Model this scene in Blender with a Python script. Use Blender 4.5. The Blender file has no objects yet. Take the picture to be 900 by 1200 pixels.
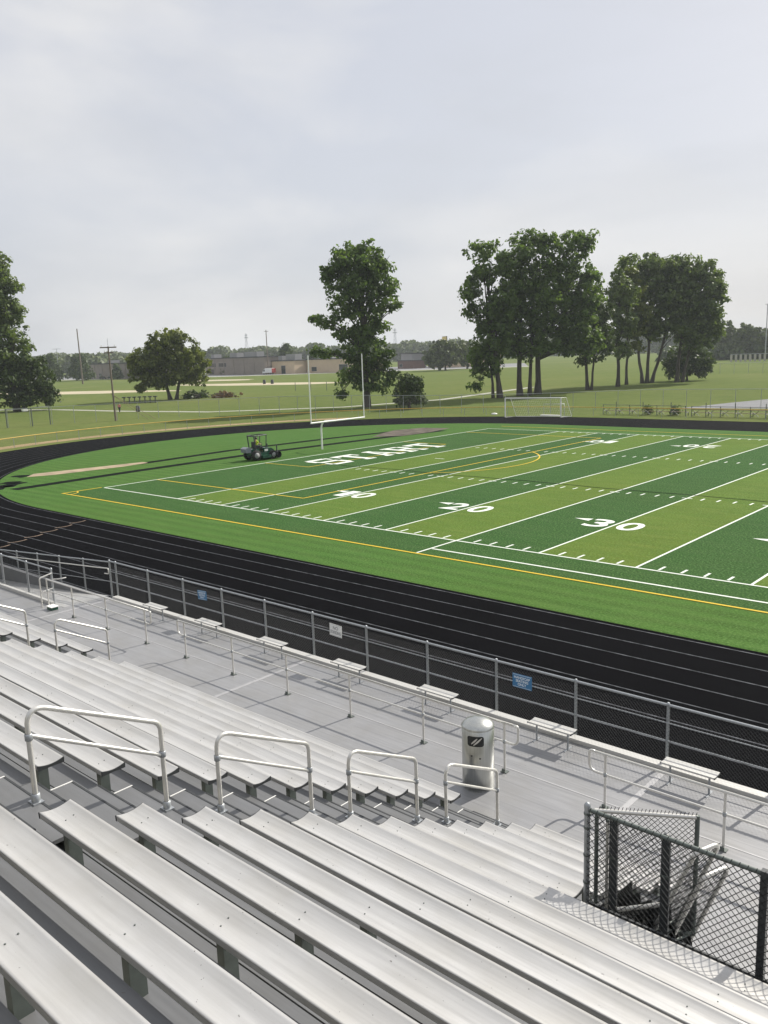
import bpy, bmesh, math, random
import numpy as np
from mathutils import Vector, Matrix
random.seed(7)
PI = math.pi
sc = bpy.context.scene
COL = sc.collection

# ------------------------------------------------------------------ helpers
class MB:
    """collects shapes as one mesh"""
    def __init__(s): s.v = []; s.f = []; s.sm = []
    def add(s, vs, fs, smooth=False):
        b = len(s.v); s.v += [tuple(p) for p in vs]
        for f in fs: s.f.append(tuple(i + b for i in f)); s.sm.append(smooth)
        return s
    def box(s, x0, x1, y0, y1, z0, z1):
        vs = [(x, y, z) for z in (z0, z1) for y in (y0, y1) for x in (x0, x1)]
        return s.add(vs, [(0, 2, 3, 1), (4, 5, 7, 6), (0, 1, 5, 4), (2, 6, 7, 3), (0, 4, 6, 2), (1, 3, 7, 5)])
    def obox(s, c, ax, ay, az):
        c, ax, ay, az = map(Vector, (c, ax, ay, az))
        vs = [c + i * ax + j * ay + k * az for k in (-1, 1) for j in (-1, 1) for i in (-1, 1)]
        return s.add(vs, [(0, 2, 3, 1), (4, 5, 7, 6), (0, 1, 5, 4), (2, 6, 7, 3), (0, 4, 6, 2), (1, 3, 7, 5)])
    def tube(s, pts, r, n=10, cap=True):
        pts = [Vector(p) for p in pts]
        rs = r if isinstance(r, (list, tuple)) else [r] * len(pts)
        up = None; rings = []
        for i, p in enumerate(pts):
            a = pts[max(i - 1, 0)]; b = pts[min(i + 1, len(pts) - 1)]
            t = (b - a).normalized()
            if up is None:
                ref = Vector((0, 0, 1)) if abs(t.z) < .9 else Vector((1, 0, 0))
                up = (ref - ref.dot(t) * t).normalized()
            else:
                up = (up - up.dot(t) * t)
                if up.length < 1e-5:
                    ref = Vector((0, 0, 1)) if abs(t.z) < .9 else Vector((1, 0, 0)); up = ref - ref.dot(t) * t
                up.normalize()
            w = t.cross(up)
            rings.append([p + rs[i] * (math.cos(2 * PI * k / n) * up + math.sin(2 * PI * k / n) * w) for k in range(n)])
        vs = [q for R in rings for q in R]; fs = []
        for i in range(len(pts) - 1):
            for k in range(n):
                a = i * n + k; b = i * n + (k + 1) % n
                fs.append((a, b, b + n, a + n))
        s.add(vs, fs, n > 4)
        if cap:
            s.add(rings[0], [tuple(range(n))[::-1]]); s.add(rings[-1], [tuple(range(n))])
        return s
    def lathe(s, c, prof, n=32, axis='z'):
        """prof = [(r, h)]"""
        cx, cy, cz = c; vs = []; fs = []
        for r, h in prof:
            for k in range(n):
                a = 2 * PI * k / n
                if axis == 'z': vs.append((cx + r * math.cos(a), cy + r * math.sin(a), cz + h))
                elif axis == 'x': vs.append((cx + h, cy + r * math.cos(a), cz + r * math.sin(a)))
                else: vs.append((cx + r * math.cos(a), cy + h, cz + r * math.sin(a)))
        for i in range(len(prof) - 1):
            for k in range(n):
                a = i * n + k; b = i * n + (k + 1) % n
                fs.append((a, b, b + n, a + n))
        return s.add(vs, fs, True)
    def poly(s, pts, z): return s.add([(x, y, z) for x, y in pts], [tuple(range(len(pts)))])
    def prism(s, pts, z0, z1):
        n = len(pts); vs = [(x, y, z0) for x, y in pts] + [(x, y, z1) for x, y in pts]
        fs = [tuple(range(n))[::-1], tuple(range(n, 2 * n))] + [(i, (i + 1) % n, (i + 1) % n + n, i + n) for i in range(n)]
        return s.add(vs, fs)
    def extr_x(s, prof, x0, x1, smooth=False):
        """profile [(y,z)] swept along x"""
        n = len(prof); vs = [(x0, y, z) for y, z in prof] + [(x1, y, z) for y, z in prof]
        s.add(vs, [(i, (i + 1) % n, (i + 1) % n + n, i + n) for i in range(n)], smooth)
        s.add([(x0, y, z) for y, z in prof], [tuple(range(n))]); s.add([(x1, y, z) for y, z in prof], [tuple(range(n))[::-1]])
        return s
    def xf(s, M): s.v = [tuple(M @ Vector(p)) for p in s.v]; return s

ORG = {}
def root_of(o):
    while o.parent: o = o.parent
    return o
def obj(name, mb, mat, parent=None, local=False, kind=None):
    me = bpy.data.meshes.new(name)
    v = mb.v
    if parent is not None and not local:
        ox, oy, oz = root_of(parent).location
        v = [(a - ox, b - oy, c - oz) for a, b, c in v]
    me.from_pydata(v, [], mb.f)
    if any(mb.sm): me.polygons.foreach_set('use_smooth', mb.sm)
    bm = bmesh.new(); bm.from_mesh(me); bmesh.ops.recalc_face_normals(bm, faces=bm.faces); bm.to_mesh(me); bm.free()
    me.materials.append(mat); me.update()
    o = bpy.data.objects.new(name, me); COL.objects.link(o)
    if parent is not None: o.parent = parent
    if kind: o['kind'] = kind
    return o
def tag(o, label, cat, group=None):
    o['label'] = label; o['category'] = cat
    if group: o['group'] = group
    return o
def thing(name, label, cat, loc=(0, 0, 0), rotz=0, group=None):
    o = bpy.data.objects.new(name, None); COL.objects.link(o); o.empty_display_size = .2
    o.location = loc; o.rotation_euler = (0, 0, rotz)
    return tag(o, label, cat, group)
def struct(name, mb, mat, parent=None):
    o = obj(name, mb, mat, parent); o['kind'] = 'structure'; return o
def dup(root, loc, rotz=None, label=None):
    r = root.copy(); COL.objects.link(r); r.location = loc
    if rotz is not None: r.rotation_euler = (0, 0, rotz)
    if label: r['label'] = label
    for ch in list(root.children):
        c = ch.copy(); COL.objects.link(c); c.parent = r
        for g in list(ch.children):
            d = g.copy(); COL.objects.link(d); d.parent = c
    return r
def fillet(pts, r, n=6):
    pts = [Vector(p) for p in pts]; out = [pts[0]]
    for i in range(1, len(pts) - 1):
        p = pts[i]; a = (pts[i - 1] - p); b = (pts[i + 1] - p)
        ang = a.angle(b); d = min(r / math.tan(ang / 2), a.length * .49, b.length * .49)
        a.normalize(); b.normalize(); p0 = p + a * d; p1 = p + b * d
        for k in range(n + 1):
            t = k / n; out.append((1 - t) ** 2 * p0 + 2 * t * (1 - t) * p + t * t * p1)
    out.append(pts[-1]); return out

# ------------------------------------------------------------------ materials
def newmat(name):
    m = bpy.data.materials.new(name); m.use_nodes = True
    nt = m.node_tree; b = nt.nodes['Principled BSDF']
    return m, nt, b
def N(nt, t, **kw):
    n = nt.nodes.new(t)
    for k, v in kw.items():
        if k in n.inputs: n.inputs[k].default_value = v
        else: setattr(n, k, v)
    return n
def coords(nt, scale=(1, 1, 1)):
    g = nt.nodes.new('ShaderNodeNewGeometry'); mp = nt.nodes.new('ShaderNodeMapping')
    mp.inputs['Scale'].default_value = scale
    nt.links.new(g.outputs['Position'], mp.inputs['Vector']); return mp.outputs['Vector']
def noise(nt, vec, scale, detail=4, rough=.55):
    n = N(nt, 'ShaderNodeTexNoise'); n.inputs['Scale'].default_value = scale; n.inputs['Detail'].default_value = detail
    n.inputs['Roughness'].default_value = rough; nt.links.new(vec, n.inputs['Vector']); return n.outputs['Fac']
def ramp(nt, fac, stops):
    r = nt.nodes.new('ShaderNodeValToRGB'); e = r.color_ramp.elements
    while len(e) < len(stops): e.new(.5)
    for el, (p, c) in zip(e, stops): el.position = p; el.color = (*c, 1)
    nt.links.new(fac, r.inputs['Fac']); return r.outputs['Color']
def mix(nt, fac, a, b, mode='MIX'):
    m = nt.nodes.new('ShaderNodeMix'); m.data_type = 'RGBA'; m.blend_type = mode
    for sock, val in ((m.inputs[0], fac), (m.inputs[6], a), (m.inputs[7], b)):
        if isinstance(val, (int, float)): sock.default_value = val
        elif isinstance(val, tuple): sock.default_value = (*val, 1)
        else: nt.links.new(val, sock)
    return m.outputs[2]
def bump(nt, b, h, strength=.3, dist=.01):
    n = nt.nodes.new('ShaderNodeBump'); n.inputs['Strength'].default_value = strength; n.inputs['Distance'].default_value = dist
    nt.links.new(h, n.inputs['Height']); nt.links.new(n.outputs['Normal'], b.inputs['Normal'])
def mat(name, base, rough=.5, metal=0, var=.15, scale=6, stretch=(1, 1, 1), bmp=0, spec=None, fine=None):
    m, nt, b = newmat(name)
    v = coords(nt, stretch); f = noise(nt, v, scale, 5)
    lo = tuple(c * (1 - var) for c in base); hi = tuple(min(1, c * (1 + var)) for c in base)
    c = ramp(nt, f, [(.3, lo), (.7, hi)])
    if fine:
        f2 = noise(nt, v, fine, 2); c = mix(nt, .5, c, ramp(nt, f2, [(.35, lo), (.65, hi)]))
    nt.links.new(c, b.inputs['Base Color'])
    b.inputs['Roughness'].default_value = rough; b.inputs['Metallic'].default_value = metal
    if spec is not None: b.inputs['Specular IOR Level'].default_value = spec
    if bmp: bump(nt, b, f, bmp, .01)
    return m

def mat_alum(name, base, rough, metal, seams=0.0):
    """mill finish aluminium with streaks along the boards, grime spots, optional board joints"""
    m, nt, b = newmat(name)
    v = coords(nt, (.35, 7, 7)); f = noise(nt, v, 3.2, 6, .6)
    c = ramp(nt, f, [(.25, tuple(x * .84 for x in base)), (.75, tuple(min(1, x * 1.1) for x in base))])
    v2 = coords(nt, (1, 1, 1)); f2 = noise(nt, v2, 1.3, 5, .6)
    c = mix(nt, ramp(nt, f2, [(.42, (0, 0, 0)), (.75, (.5, .5, .5))]), c, tuple(x * y for x, y in zip(base, (.78, .75, .68))))
    f3 = noise(nt, v2, 34, 2, .5)
    c = mix(nt, ramp(nt, f3, [(.735, (0, 0, 0)), (.76, (.75, .75, .75))]), c, (.12, .11, .10))
    if seams:
        sp = nt.nodes.new('ShaderNodeSeparateXYZ'); nt.links.new(v2, sp.inputs[0])
        d = N(nt, 'ShaderNodeMath', operation='MULTIPLY'); d.inputs[1].default_value = 1 / seams; nt.links.new(sp.outputs['Y'], d.inputs[0])
        fr = N(nt, 'ShaderNodeMath', operation='FRACT'); nt.links.new(d.outputs[0], fr.inputs[0])
        c = mix(nt, ramp(nt, fr.outputs[0], [(.02, (.55, .55, .55)), (.045, (0, 0, 0))]), c, tuple(x * .62 for x in base))
    nt.links.new(c, b.inputs['Base Color'])
    rr = nt.nodes.new('ShaderNodeMapRange'); rr.inputs['To Min'].default_value = rough - .08; rr.inputs['To Max'].default_value = rough + .12
    nt.links.new(f, rr.inputs['Value']); nt.links.new(rr.outputs[0], b.inputs['Roughness'])
    b.inputs['Metallic'].default_value = metal
    bump(nt, b, f, .12, .004)
    return m

M = {}
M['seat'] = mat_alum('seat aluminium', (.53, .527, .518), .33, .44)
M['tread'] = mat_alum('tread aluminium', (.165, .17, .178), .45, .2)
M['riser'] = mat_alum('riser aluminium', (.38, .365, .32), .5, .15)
M['deck'] = mat_alum('deck aluminium', (.285, .288, .298), .38, .25, seams=.305)
M['pipe'] = mat('aluminium pipe', (.66, .65, .62), .38, .6, .08, 12)
M['galv'] = mat('galvanised steel', (.36, .38, .40), .45, .6, .12, 15)
M['cap'] = mat('dark end cap', (.035, .038, .04), .55, 0, .2, 20)
M['under'] = mat('bracket paint', (.12, .14, .13), .5, .3, .2, 8)
M['black'] = mat('black vinyl', (.014, .016, .017), .5, 0, .2, 30)
M['joint'] = mat('deck joint cover', (.36, .36, .37), .5, .2, .1, 6)
M['white alu'] = mat('bright aluminium', (.56, .555, .53), .42, .25, .08, 5, (.4, 6, 6))
M['mesh'] = mat('dull wire', (.04, .043, .046), .6, .2, .2, 30)
M['dkmesh'] = mat('folded black mesh', (.009, .0095, .010), .85, 0, .4, 40, spec=.15)
M['dkpost'] = mat('black coated post', (.042, .047, .052), .5, 0, .2, 10)
M['white'] = mat('white paint', (.80, .80, .78), .45, 0, .05, 8)
M['steel'] = mat('brushed stainless', (.50, .51, .49), .30, .92, .1, 3, (14, 14, .6))
M['signblue'] = mat('sign blue', (.035, .16, .33), .4, 0, .08, 6)
M['signwhite'] = mat('sign white', (.72, .73, .72), .4, 0, .06, 9)
M['signtext'] = mat('sign lettering pale', (.68, .75, .80), .5, 0, .03, 9)
M['signdark'] = mat('sign lettering grey', (.25, .26, .27), .5, 0, .03, 9)
M['track'] = mat('black rubber track', (.0030, .0032, .0040), .95, 0, .35, .35, (1, 1, 1), 0, .02, fine=40)
M['lane'] = mat('lane paint worn', (.085, .09, .10), .8, 0, .6, 3.0, spec=.05)
M['linew'] = mat('field line white', (.66, .70, .64), .8, 0, .14, 9, spec=.2)
M['liney'] = mat('field line yellow', (.60, .42, .035), .8, 0, .12, 9, spec=.2)
M['rust'] = mat('tan track mark', (.19, .135, .095), .8, 0, .35, 2)
M['sand'] = mat('dirt sand', (.30, .235, .155), .95, 0, .3, .8)
M['pave'] = mat('worn brown paving', (.115, .100, .085), .9, 0, .4, .9, spec=.05)
M['runway'] = mat('runway rubber', (.006, .009, .007), .9, 0, .3, 2, spec=.03)
M['wood'] = mat('weathered pole wood', (.17, .14, .115), .85, 0, .2, 4, (1, 1, .1))
M['bark'] = mat('bark', (.055, .047, .04), .9, 0, .35, 5, (1, 1, .25))
M['ltbark'] = mat('pale bark', (.12, .105, .09), .9, 0, .35, 5, (1, 1, .25))
M['plank'] = mat('yellow weathered plank', (.20, .15, .085), .7, 0, .25, 2)
M['yelcap'] = mat('yellow fence cap', (.56, .36, .06), .55, 0, .12, 3)
M['grn'] = mat('green machine paint', (.012, .07, .04), .35, 0, .1, 6)
M['tyre'] = mat('tyre rubber', (.012, .012, .012), .8, 0, .2, 12)
M['graypl'] = mat('grey catcher fabric', (.20, .21, .25), .7, 0, .12, 6)
M['hivis'] = mat('hi vis shirt', (.50, .62, .03), .8, 0, .08, 12)
M['skin'] = mat('skin', (.42, .26, .18), .55, 0, .06, 20)
M['denim'] = mat('dark trousers', (.03, .035, .05), .85, 0, .12, 12)
M['hair'] = mat('dark hair', (.02, .015, .012), .6, 0, .2, 40)
M['pink'] = mat('pink shirt', (.62, .16, .20), .8, 0, .08, 12)
M['brick'] = mat('brown brick wall', (.25, .215, .19), .85, 0, .1, .3)
M['tan'] = mat('tan block wall', (.56, .44, .31), .85, 0, .06, .3)
M['grywall'] = mat('grey metal wall', (.26, .26, .27), .7, 0, .08, .3)
M['roof'] = mat('dark roof', (.06, .06, .065), .8, 0, .15, .5)
M['redbr'] = mat('dark red shed wall', (.13, .075, .065), .8, 0, .1, .5)
M['bill'] = mat('pale yellow billboard face', (.62, .50, .14), .6, 0, .12, .25)
M['glass'] = mat('dark window glass', (.03, .035, .04), .12, 0, .1, 1)
M['truckw'] = mat('white truck paint', (.78, .78, .77), .35, 0, .04, 2)
M['redp'] = mat('red paint', (.45, .05, .04), .5, 0, .1, 2)
M['carp'] = mat('dark car paint', (.02, .022, .028), .25, .1, .1, 2)
M['net'] = mat('white netting', (.7, .7, .7), .8, 0, .05, 9)

def mat_ground():
    m, nt, b = newmat('field grass')
    v = coords(nt)
    f = noise(nt, v, .02, 6, .6); c = ramp(nt, f, [(.3, (.070, .112, .030)), (.5, (.102, .134, .040)), (.7, (.155, .162, .062))])
    f2 = noise(nt, v, .35, 5, .65); c = mix(nt, .45, c, ramp(nt, f2, [(.3, (.055, .095, .020)), (.72, (.170, .185, .060))]))
    f3 = noise(nt, coords(nt, (1, 1, 1)), 6, 3, .7); c = mix(nt, .3, c, ramp(nt, f3, [(.3, (.05, .09, .02)), (.7, (.19, .21, .08))]))
    f4 = noise(nt, coords(nt, (.8, .25, 1)), .05, 4, .6)
    c = mix(nt, ramp(nt, f4, [(.60, (0, 0, 0)), (.78, (.45, .45, .45))]), c, (.22, .20, .10))
    nt.links.new(c, b.inputs['Base Color']); b.inputs['Roughness'].default_value = 1; b.inputs['Specular IOR Level'].default_value = .02
    bump(nt, b, f3, .5, .1)
    return m
def mat_turf(name, base, band=0):
    m, nt, b = newmat(name)
    v = coords(nt)
    f = noise(nt, v, .25, 6, .6); f2 = noise(nt, coords(nt, (1.6, 5, 1)), 3.2, 5, .75); f3 = noise(nt, coords(nt, (1, 1.6, 1)), 11, 3, .7); f4 = noise(nt, v, .045, 4, .6)
    c = ramp(nt, f, [(.3, tuple(x * .82 for x in base)), (.7, tuple(x * 1.16 for x in base))])
    c = mix(nt, .55, c, ramp(nt, f2, [(.34, tuple(x * .42 for x in base)), (.68, tuple(x * 1.65 for x in base))]))
    f5 = noise(nt, coords(nt, (.35, 1.6, 1)), 1.1, 5, .7); c = mix(nt, ramp(nt, f5, [(.45, (0, 0, 0)), (.7, (.4, .4, .4))]), c, (base[0] * 1.9 + .02, base[1] * 1.5, base[2] * 1.9 + .01))
    c = mix(nt, ramp(nt, f3, [(.50, (0, 0, 0)), (.66, (.55, .55, .55))]), c, (.19, .32, .11))
    c = mix(nt, ramp(nt, f3, [(.33, (.55, .55, .55)), (.47, (0, 0, 0))]), c, tuple(x * .3 for x in base))
    c = mix(nt, ramp(nt, f4, [(.4, (0, 0, 0)), (.75, (.3, .3, .3))]), c, (base[0] * 1.6 + .01, base[1] * 1.15, base[2] * 1.2))
    if band:
        wv = nt.nodes.new('ShaderNodeTexWave'); wv.bands_direction = 'Y'; wv.inputs['Scale'].default_value = .31
        wv.inputs['Distortion'].default_value = 1.2; wv.inputs['Detail'].default_value = 2; nt.links.new(v, wv.inputs['Vector'])
        c = mix(nt, .22, c, ramp(nt, wv.outputs['Fac'], [(.2, tuple(x * .6 for x in base)), (.8, tuple(x * 1.35 for x in base))]))
    nt.links.new(c, b.inputs['Base Color']); b.inputs['Roughness'].default_value = .95; b.inputs['Specular IOR Level'].default_value = .04
    bump(nt, b, f2, .35, .02)
    return m
M['ground'] = mat_ground()
M['turf'] = mat_turf('turf outer green', (.046, .110, .022), band=1)
M['turfD'] = mat_turf('turf dark green', (.024, .072, .018))
M['turfL'] = mat_turf('turf light green', (.076, .130, .020))
M['path'] = mat('pale path', (.34, .34, .29), .9, 0, .12, .6)
M['infield'] = mat('tan infield', (.40, .35, .24), .95, 0, .12, .12)
M['gravel'] = mat('grey gravel', (.17, .175, .185), .95, 0, .18, .5, fine=8)
M['dirtmix'] = mat('dirt and grass verge', (.26, .19, .09), .95, 0, .3, .25, fine=3)

def mat_leaf(name, base, trans=.28):
    m, nt, b = newmat(name)
    g = nt.nodes.new('ShaderNodeNewGeometry')
    c = ramp(nt, g.outputs['Random Per Island'], [(0, tuple(x * .6 for x in base)), (.6, base), (1, (base[0] * 1.7, base[1] * 1.5, base[2] * 1.2))])
    f = noise(nt, coords(nt), .55, 3, .6); c = mix(nt, ramp(nt, f, [(.38, (0, 0, 0)), (.62, (.75, .75, .75))]), c, (base[0] * 2.2, base[1] * 1.85, base[2] * 1.5))
    nt.links.new(c, b.inputs['Base Color']); b.inputs['Roughness'].default_value = .55; b.inputs['Specular IOR Level'].default_value = .3
    t = nt.nodes.new('ShaderNodeBsdfTranslucent'); c2 = mix(nt, 1.0, c, (1.3, 1.35, .6), 'MULTIPLY'); nt.links.new(c2, t.inputs['Color'])
    mx = nt.nodes.new('ShaderNodeMixShader'); mx.inputs[0].default_value = trans
    nt.links.new(b.outputs[0], mx.inputs[1]); nt.links.new(t.outputs[0], mx.inputs[2])
    nt.links.new(mx.outputs[0], nt.nodes['Material Output'].inputs['Surface'])
    return m
M['leaf'] = mat_leaf('leaf green', (.064, .112, .036), .45)
M['leafy'] = mat_leaf('leaf olive', (.085, .115, .032), .38)
M['leafd'] = mat_leaf('leaf dark', (.040, .068, .024), .25)
M['leafg'] = mat_leaf('leaf greyish', (.078, .120, .050), .38)
M['leaff'] = mat_leaf('leaf far', (.060, .088, .034), .2)

# ------------------------------------------------------------------ camera, light, sky
CAM = Vector((46.8128, -31.6425, 8.9568)); YAW, PITCH, ROLL = map(math.radians, (-42.0969, -10.6628, -1.97797))
fw = Vector((math.sin(YAW) * math.cos(PITCH), math.cos(YAW) * math.cos(PITCH), math.sin(PITCH)))
rt = Vector((math.cos(YAW), -math.sin(YAW), 0)); upv = rt.cross(fw)
r2 = math.cos(ROLL) * rt + math.sin(ROLL) * upv; u2 = -math.sin(ROLL) * rt + math.cos(ROLL) * upv
cd = bpy.data.cameras.new('camera'); cam = bpy.data.objects.new('camera', cd); COL.objects.link(cam)
cam.matrix_world = Matrix(((r2.x, u2.x, -fw.x, CAM.x), (r2.y, u2.y, -fw.y, CAM.y), (r2.z, u2.z, -fw.z, CAM.z), (0, 0, 0, 1)))
cd.sensor_fit = 'VERTICAL'; cd.sensor_height = 36; cd.lens = 988.6 / 1200 * 36; cd.clip_end = 8000; cd.clip_start = .05
sc.camera = cam

SUN_EL, SUN_AZ = math.radians(39), math.radians(9)          # azimuth from +Y towards +X
sd = Vector((math.sin(SUN_AZ) * math.cos(SUN_EL), math.cos(SUN_AZ) * math.cos(SUN_EL), math.sin(SUN_EL)))
ld = bpy.data.lights.new('sun', 'SUN'); ld.energy = 5.0; ld.angle = math.radians(.7); ld.color = (1, .945, .855)
lo = bpy.data.objects.new('sun', ld); COL.objects.link(lo); lo.rotation_euler = (-sd).to_track_quat('-Z', 'Y').to_euler()
lo.location = (0, 0, 300)

w = bpy.data.worlds.new('World'); sc.world = w; w.use_nodes = True
nt = w.node_tree; bg = nt.nodes['Background']; bg.inputs['Strength'].default_value = .109
sky = nt.nodes.new('ShaderNodeTexSky'); sky.sky_type = 'NISHITA'; sky.sun_disc = False
sky.sun_elevation = SUN_EL; sky.sun_rotation = SUN_AZ; sky.dust_density = 3.0; sky.air_density = 1.0; sky.ozone_density = 1.5
tc = nt.nodes.new('ShaderNodeTexCoord')
def cloudfac(scale, st, lo_, hi_, amt, seed=0):
    mp = nt.nodes.new('ShaderNodeMapping'); mp.inputs['Scale'].default_value = st; mp.inputs['Location'].default_value = (seed, seed, 0)
    nt.links.new(tc.outputs['Generated'], mp.inputs['Vector'])
    n = nt.nodes.new('ShaderNodeTexNoise'); n.inputs['Scale'].default_value = scale; n.inputs['Detail'].default_value = 6; n.inputs['Roughness'].default_value = .5
    n.inputs['Distortion'].default_value = .3
    nt.links.new(mp.outputs[0], n.inputs['Vector'])
    return ramp(nt, n.outputs['Fac'], [(lo_, (0, 0, 0)), (hi_, (amt, amt, amt))])
VEIL = mix(nt, .80, sky.outputs[0], (5.25, 5.36, 5.75))       # even high haze over the blue
c1 = mix(nt, cloudfac(1.5, (1, 1.6, 3.6), .42, .66, .85, 3.1), VEIL, (6.65, 6.6, 6.55))
c2 = mix(nt, cloudfac(2.6, (1, 2.0, 5.5), .46, .74, .36, 7.7), c1, (4.55, 4.72, 5.05))
nt.links.new(c2, bg.inputs['Color'])

vs = sc.view_settings; vs.view_transform = 'Standard'; vs.look = 'None'; vs.gamma = 1; vs.exposure = 0.27; vs.use_curve_mapping = False
sc.cycles.volume_bounces = 1; sc.cycles.max_bounces = 6; sc.cycles.transparent_max_bounces = 8
sc.cycles.use_denoising = True

# ------------------------------------------------------------------ ground, track, turf
YD = .9144; CX0, CX1, CY = -4.6, 96.0, 24.4; FW = 48.768
def stadium(R, n=96):
    pts = []
    for k in range(n + 1):
        a = PI / 2 + PI * k / n; pts.append((CX0 + R * math.cos(a), CY + R * math.sin(a)))
    for k in range(n + 1):
        a = -PI / 2 + PI * k / n; pts.append((CX1 + R * math.cos(a), CY + R * math.sin(a)))
    return pts
def ring(mb, R0, R1, z):
    a, b = stadium(R0), stadium(R1); n = len(a)
    mb.add([(x, y, z) for x, y in a] + [(x, y, z) for x, y in b], [(i, (i + 1) % n, (i + 1) % n + n, i + n) for i in range(n)])
g = MB(); g.poly([(1480 * math.cos(2 * PI * k / 64), 1480 * math.sin(2 * PI * k / 64)) for k in range(64)], -.03)
struct('ground', g, M['ground'])
mb = MB(); ring(mb, 31.4, 42.0, -.012); track = struct('running_track', mb, M['track'])
mb = MB()
for k in range(9): R = 31.62 + k * 1.14; ring(mb, R, R + .05, -.006)
struct('lane_lines', mb, M['lane'], track)
def tape(mb, pts, wdt, z):
    """flat strip along a polyline"""
    pts = [Vector((*p, 0)) for p in pts]; L = []; Rr = []
    for i, p in enumerate(pts):
        t = (pts[min(i + 1, len(pts) - 1)] - pts[max(i - 1, 0)]).normalized(); nrm = Vector((-t.y, t.x, 0)) * wdt / 2
        L.append(p + nrm); Rr.append(p - nrm)
    n = len(pts)
    mb.add([(p.x, p.y, z) for p in L] + [(p.x, p.y, z) for p in Rr], [(i, i + 1, i + 1 + n, i + n) for i in range(n - 1)])
mb = MB()
for k in range(8):       # tan exchange marks crossing the lanes in an arc
    y0 = -7.5 - k * 1.14
    tape(mb, [(1.6 + k * .55 + .12 * j * (1 - (j / 6)), y0 - j * .17) for j in range(7)], .10, -.002)
struct('exchange_mark', mb, M['rust'], track)
mb = MB(); mb.poly(stadium(31.4), -.004)
turf = struct('turf_field', mb, M['turf'])
mb = MB()
mb.box(-9.144, 100.6, -3.1, FW, -.004, .0)
struct('turf_playing_area', mb, M['turfD'], turf)
mb = MB()
for k in range(0, 10): mb.box(k * 2 * 5 * YD, (k * 2 + 1) * 5 * YD, .0, FW, .0, .004)
struct('turf_light_stripe', mb, M['turfL'], turf)
# white lines
wl = MB(); z = .008; LW = .105
def lineY(x, y0, y1, wd=LW, zz=None): wl.box(x - wd / 2, x + wd / 2, y0, y1, .0041, zz or z)
def lineX(y, x0, x1, wd=LW, zz=None): wl.box(x0, x1, y - wd / 2, y + wd / 2, .0041, zz or z + .0006)
lineX(-.05, -9.144, 100.6, .11); lineX(FW + .05, -9.144, 100.6, .11); lineY(-9.144, 0, FW, .12)
for k in range(0, 21): lineY(k * 5 * YD, 0, FW)
for i in range(1, 100):
    x = i * YD
    if i % 5:
        for y in (.12, 16.0, 32.16, FW - .72): lineY(x, y, y + .61)
    else:
        for y in (16.3, 32.47): lineX(y, x - .31, x + .31, .1, z + .0012)
lineY(25 * YD, -3.0, 0, LW); lineX(-2.0, 25 * YD + .1, 75 * YD, .12); lineY(25 * YD, FW, FW + 2)
lineX(FW + 2, 25 * YD, 75 * YD)
lineX(FW / 2, 3 * YD - .5, 3 * YD + .5)
struct('field_white_lines', wl, M['linew'], turf)
# letters and numerals painted on the turf
def glyph(body, off=.02):
    cu = bpy.data.curves.new('lettering', 'FONT'); cu.body = body; cu.offset = off; cu.resolution_u = 4
    o = bpy.data.objects.new('lettering', cu); COL.objects.link(o)
    dg = bpy.context.evaluated_depsgraph_get(); me = bpy.data.meshes.new_from_object(o.evaluated_get(dg))
    v = [tuple(p.co) for p in me.vertices]; f = [tuple(p.vertices) for p in me.polygons]
    bpy.data.objects.remove(o); bpy.data.meshes.remove(me); bpy.data.curves.remove(cu)
    x0 = min(p[0] for p in v); x1 = max(p[0] for p in v); y0 = min(p[1] for p in v); y1 = max(p[1] for p in v)
    return [((p[0] - x0) / (x1 - x0), (p[1] - y0) / (y1 - y0)) for p in v], f
GL = {c: glyph(c, .018) for c in '12345 0'.replace(' ', '')}
nm = MB()
def digit(c, x0, y0, wdt, h, flip, zz=.0125):
    v, f = GL[c]
    if flip: nm.add([(x0 - a * wdt, y0 - b * h, zz) for a, b in v], f)
    else: nm.add([(x0 + a * wdt, y0 + b * h, zz) for a, b in v], f)
for n in range(1, 10):
    lab = n if n <= 5 else 10 - n; x = n * 10 * YD
    w1 = .75 if lab == 1 else 1.22
    digit(str(lab), x - .24 - w1, 6.25, w1, 1.95, False); digit('0', x + .24, 6.25, 1.22, 1.95, False)
    digit(str(lab), x + .24 + w1, FW - 6.25, w1, 1.95, True); digit('0', x - .24, FW - 6.25, 1.22, 1.95, True)
    if n != 5:
        s = -1 if n < 5 else 1; xa = x + s * (1.62 if lab != 1 else 1.2)
        nm.add([(xa, 7.45, .0125), (xa, 8.05, .0125), (xa + s * .95, 7.75, .0125)], [(0, 1, 2)])
        nm.add([(xa, FW - 7.45, .0125), (xa, FW - 8.05, .0125), (xa + s * .95, FW - 7.75, .0125)], [(0, 1, 2)])
struct('yard_numbers', nm, M['linew'], turf)
LET = {'T': [(0, .84, 1, 1), (.38, .11, .62, .84), (.26, 0, .74, .11), (0, .68, .13, .84), (.87, .68, 1, .84)],
       'S': [(.1, .85, .88, 1), (0, .58, .22, .88), (.1, .43, .90, .58), (.78, .13, 1, .46), (.1, 0, .9, .15), (0, .1, .14, .32), (.86, .70, 1, .95)],
       'A': [[(.10, .11), (.30, .11), (.52, .89), (.36, .89)], [(.70, .11), (.90, .11), (.64, .89), (.48, .89)], (.32, .28, .68, .39), (0, 0, .38, .11), (.62, 0, 1, .11), (.30, .89, .70, 1)],
       'R': [(.10, .11, .32, .89), (0, 0, .42, .11), (0, .89, .84, 1), (.74, .58, .96, .91), (.32, .43, .88, .57), [(.54, .43), (.74, .43), (.95, .11), (.75, .11)], (.68, 0, 1, .11)]}
st = MB(); ys = 17.2
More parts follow.
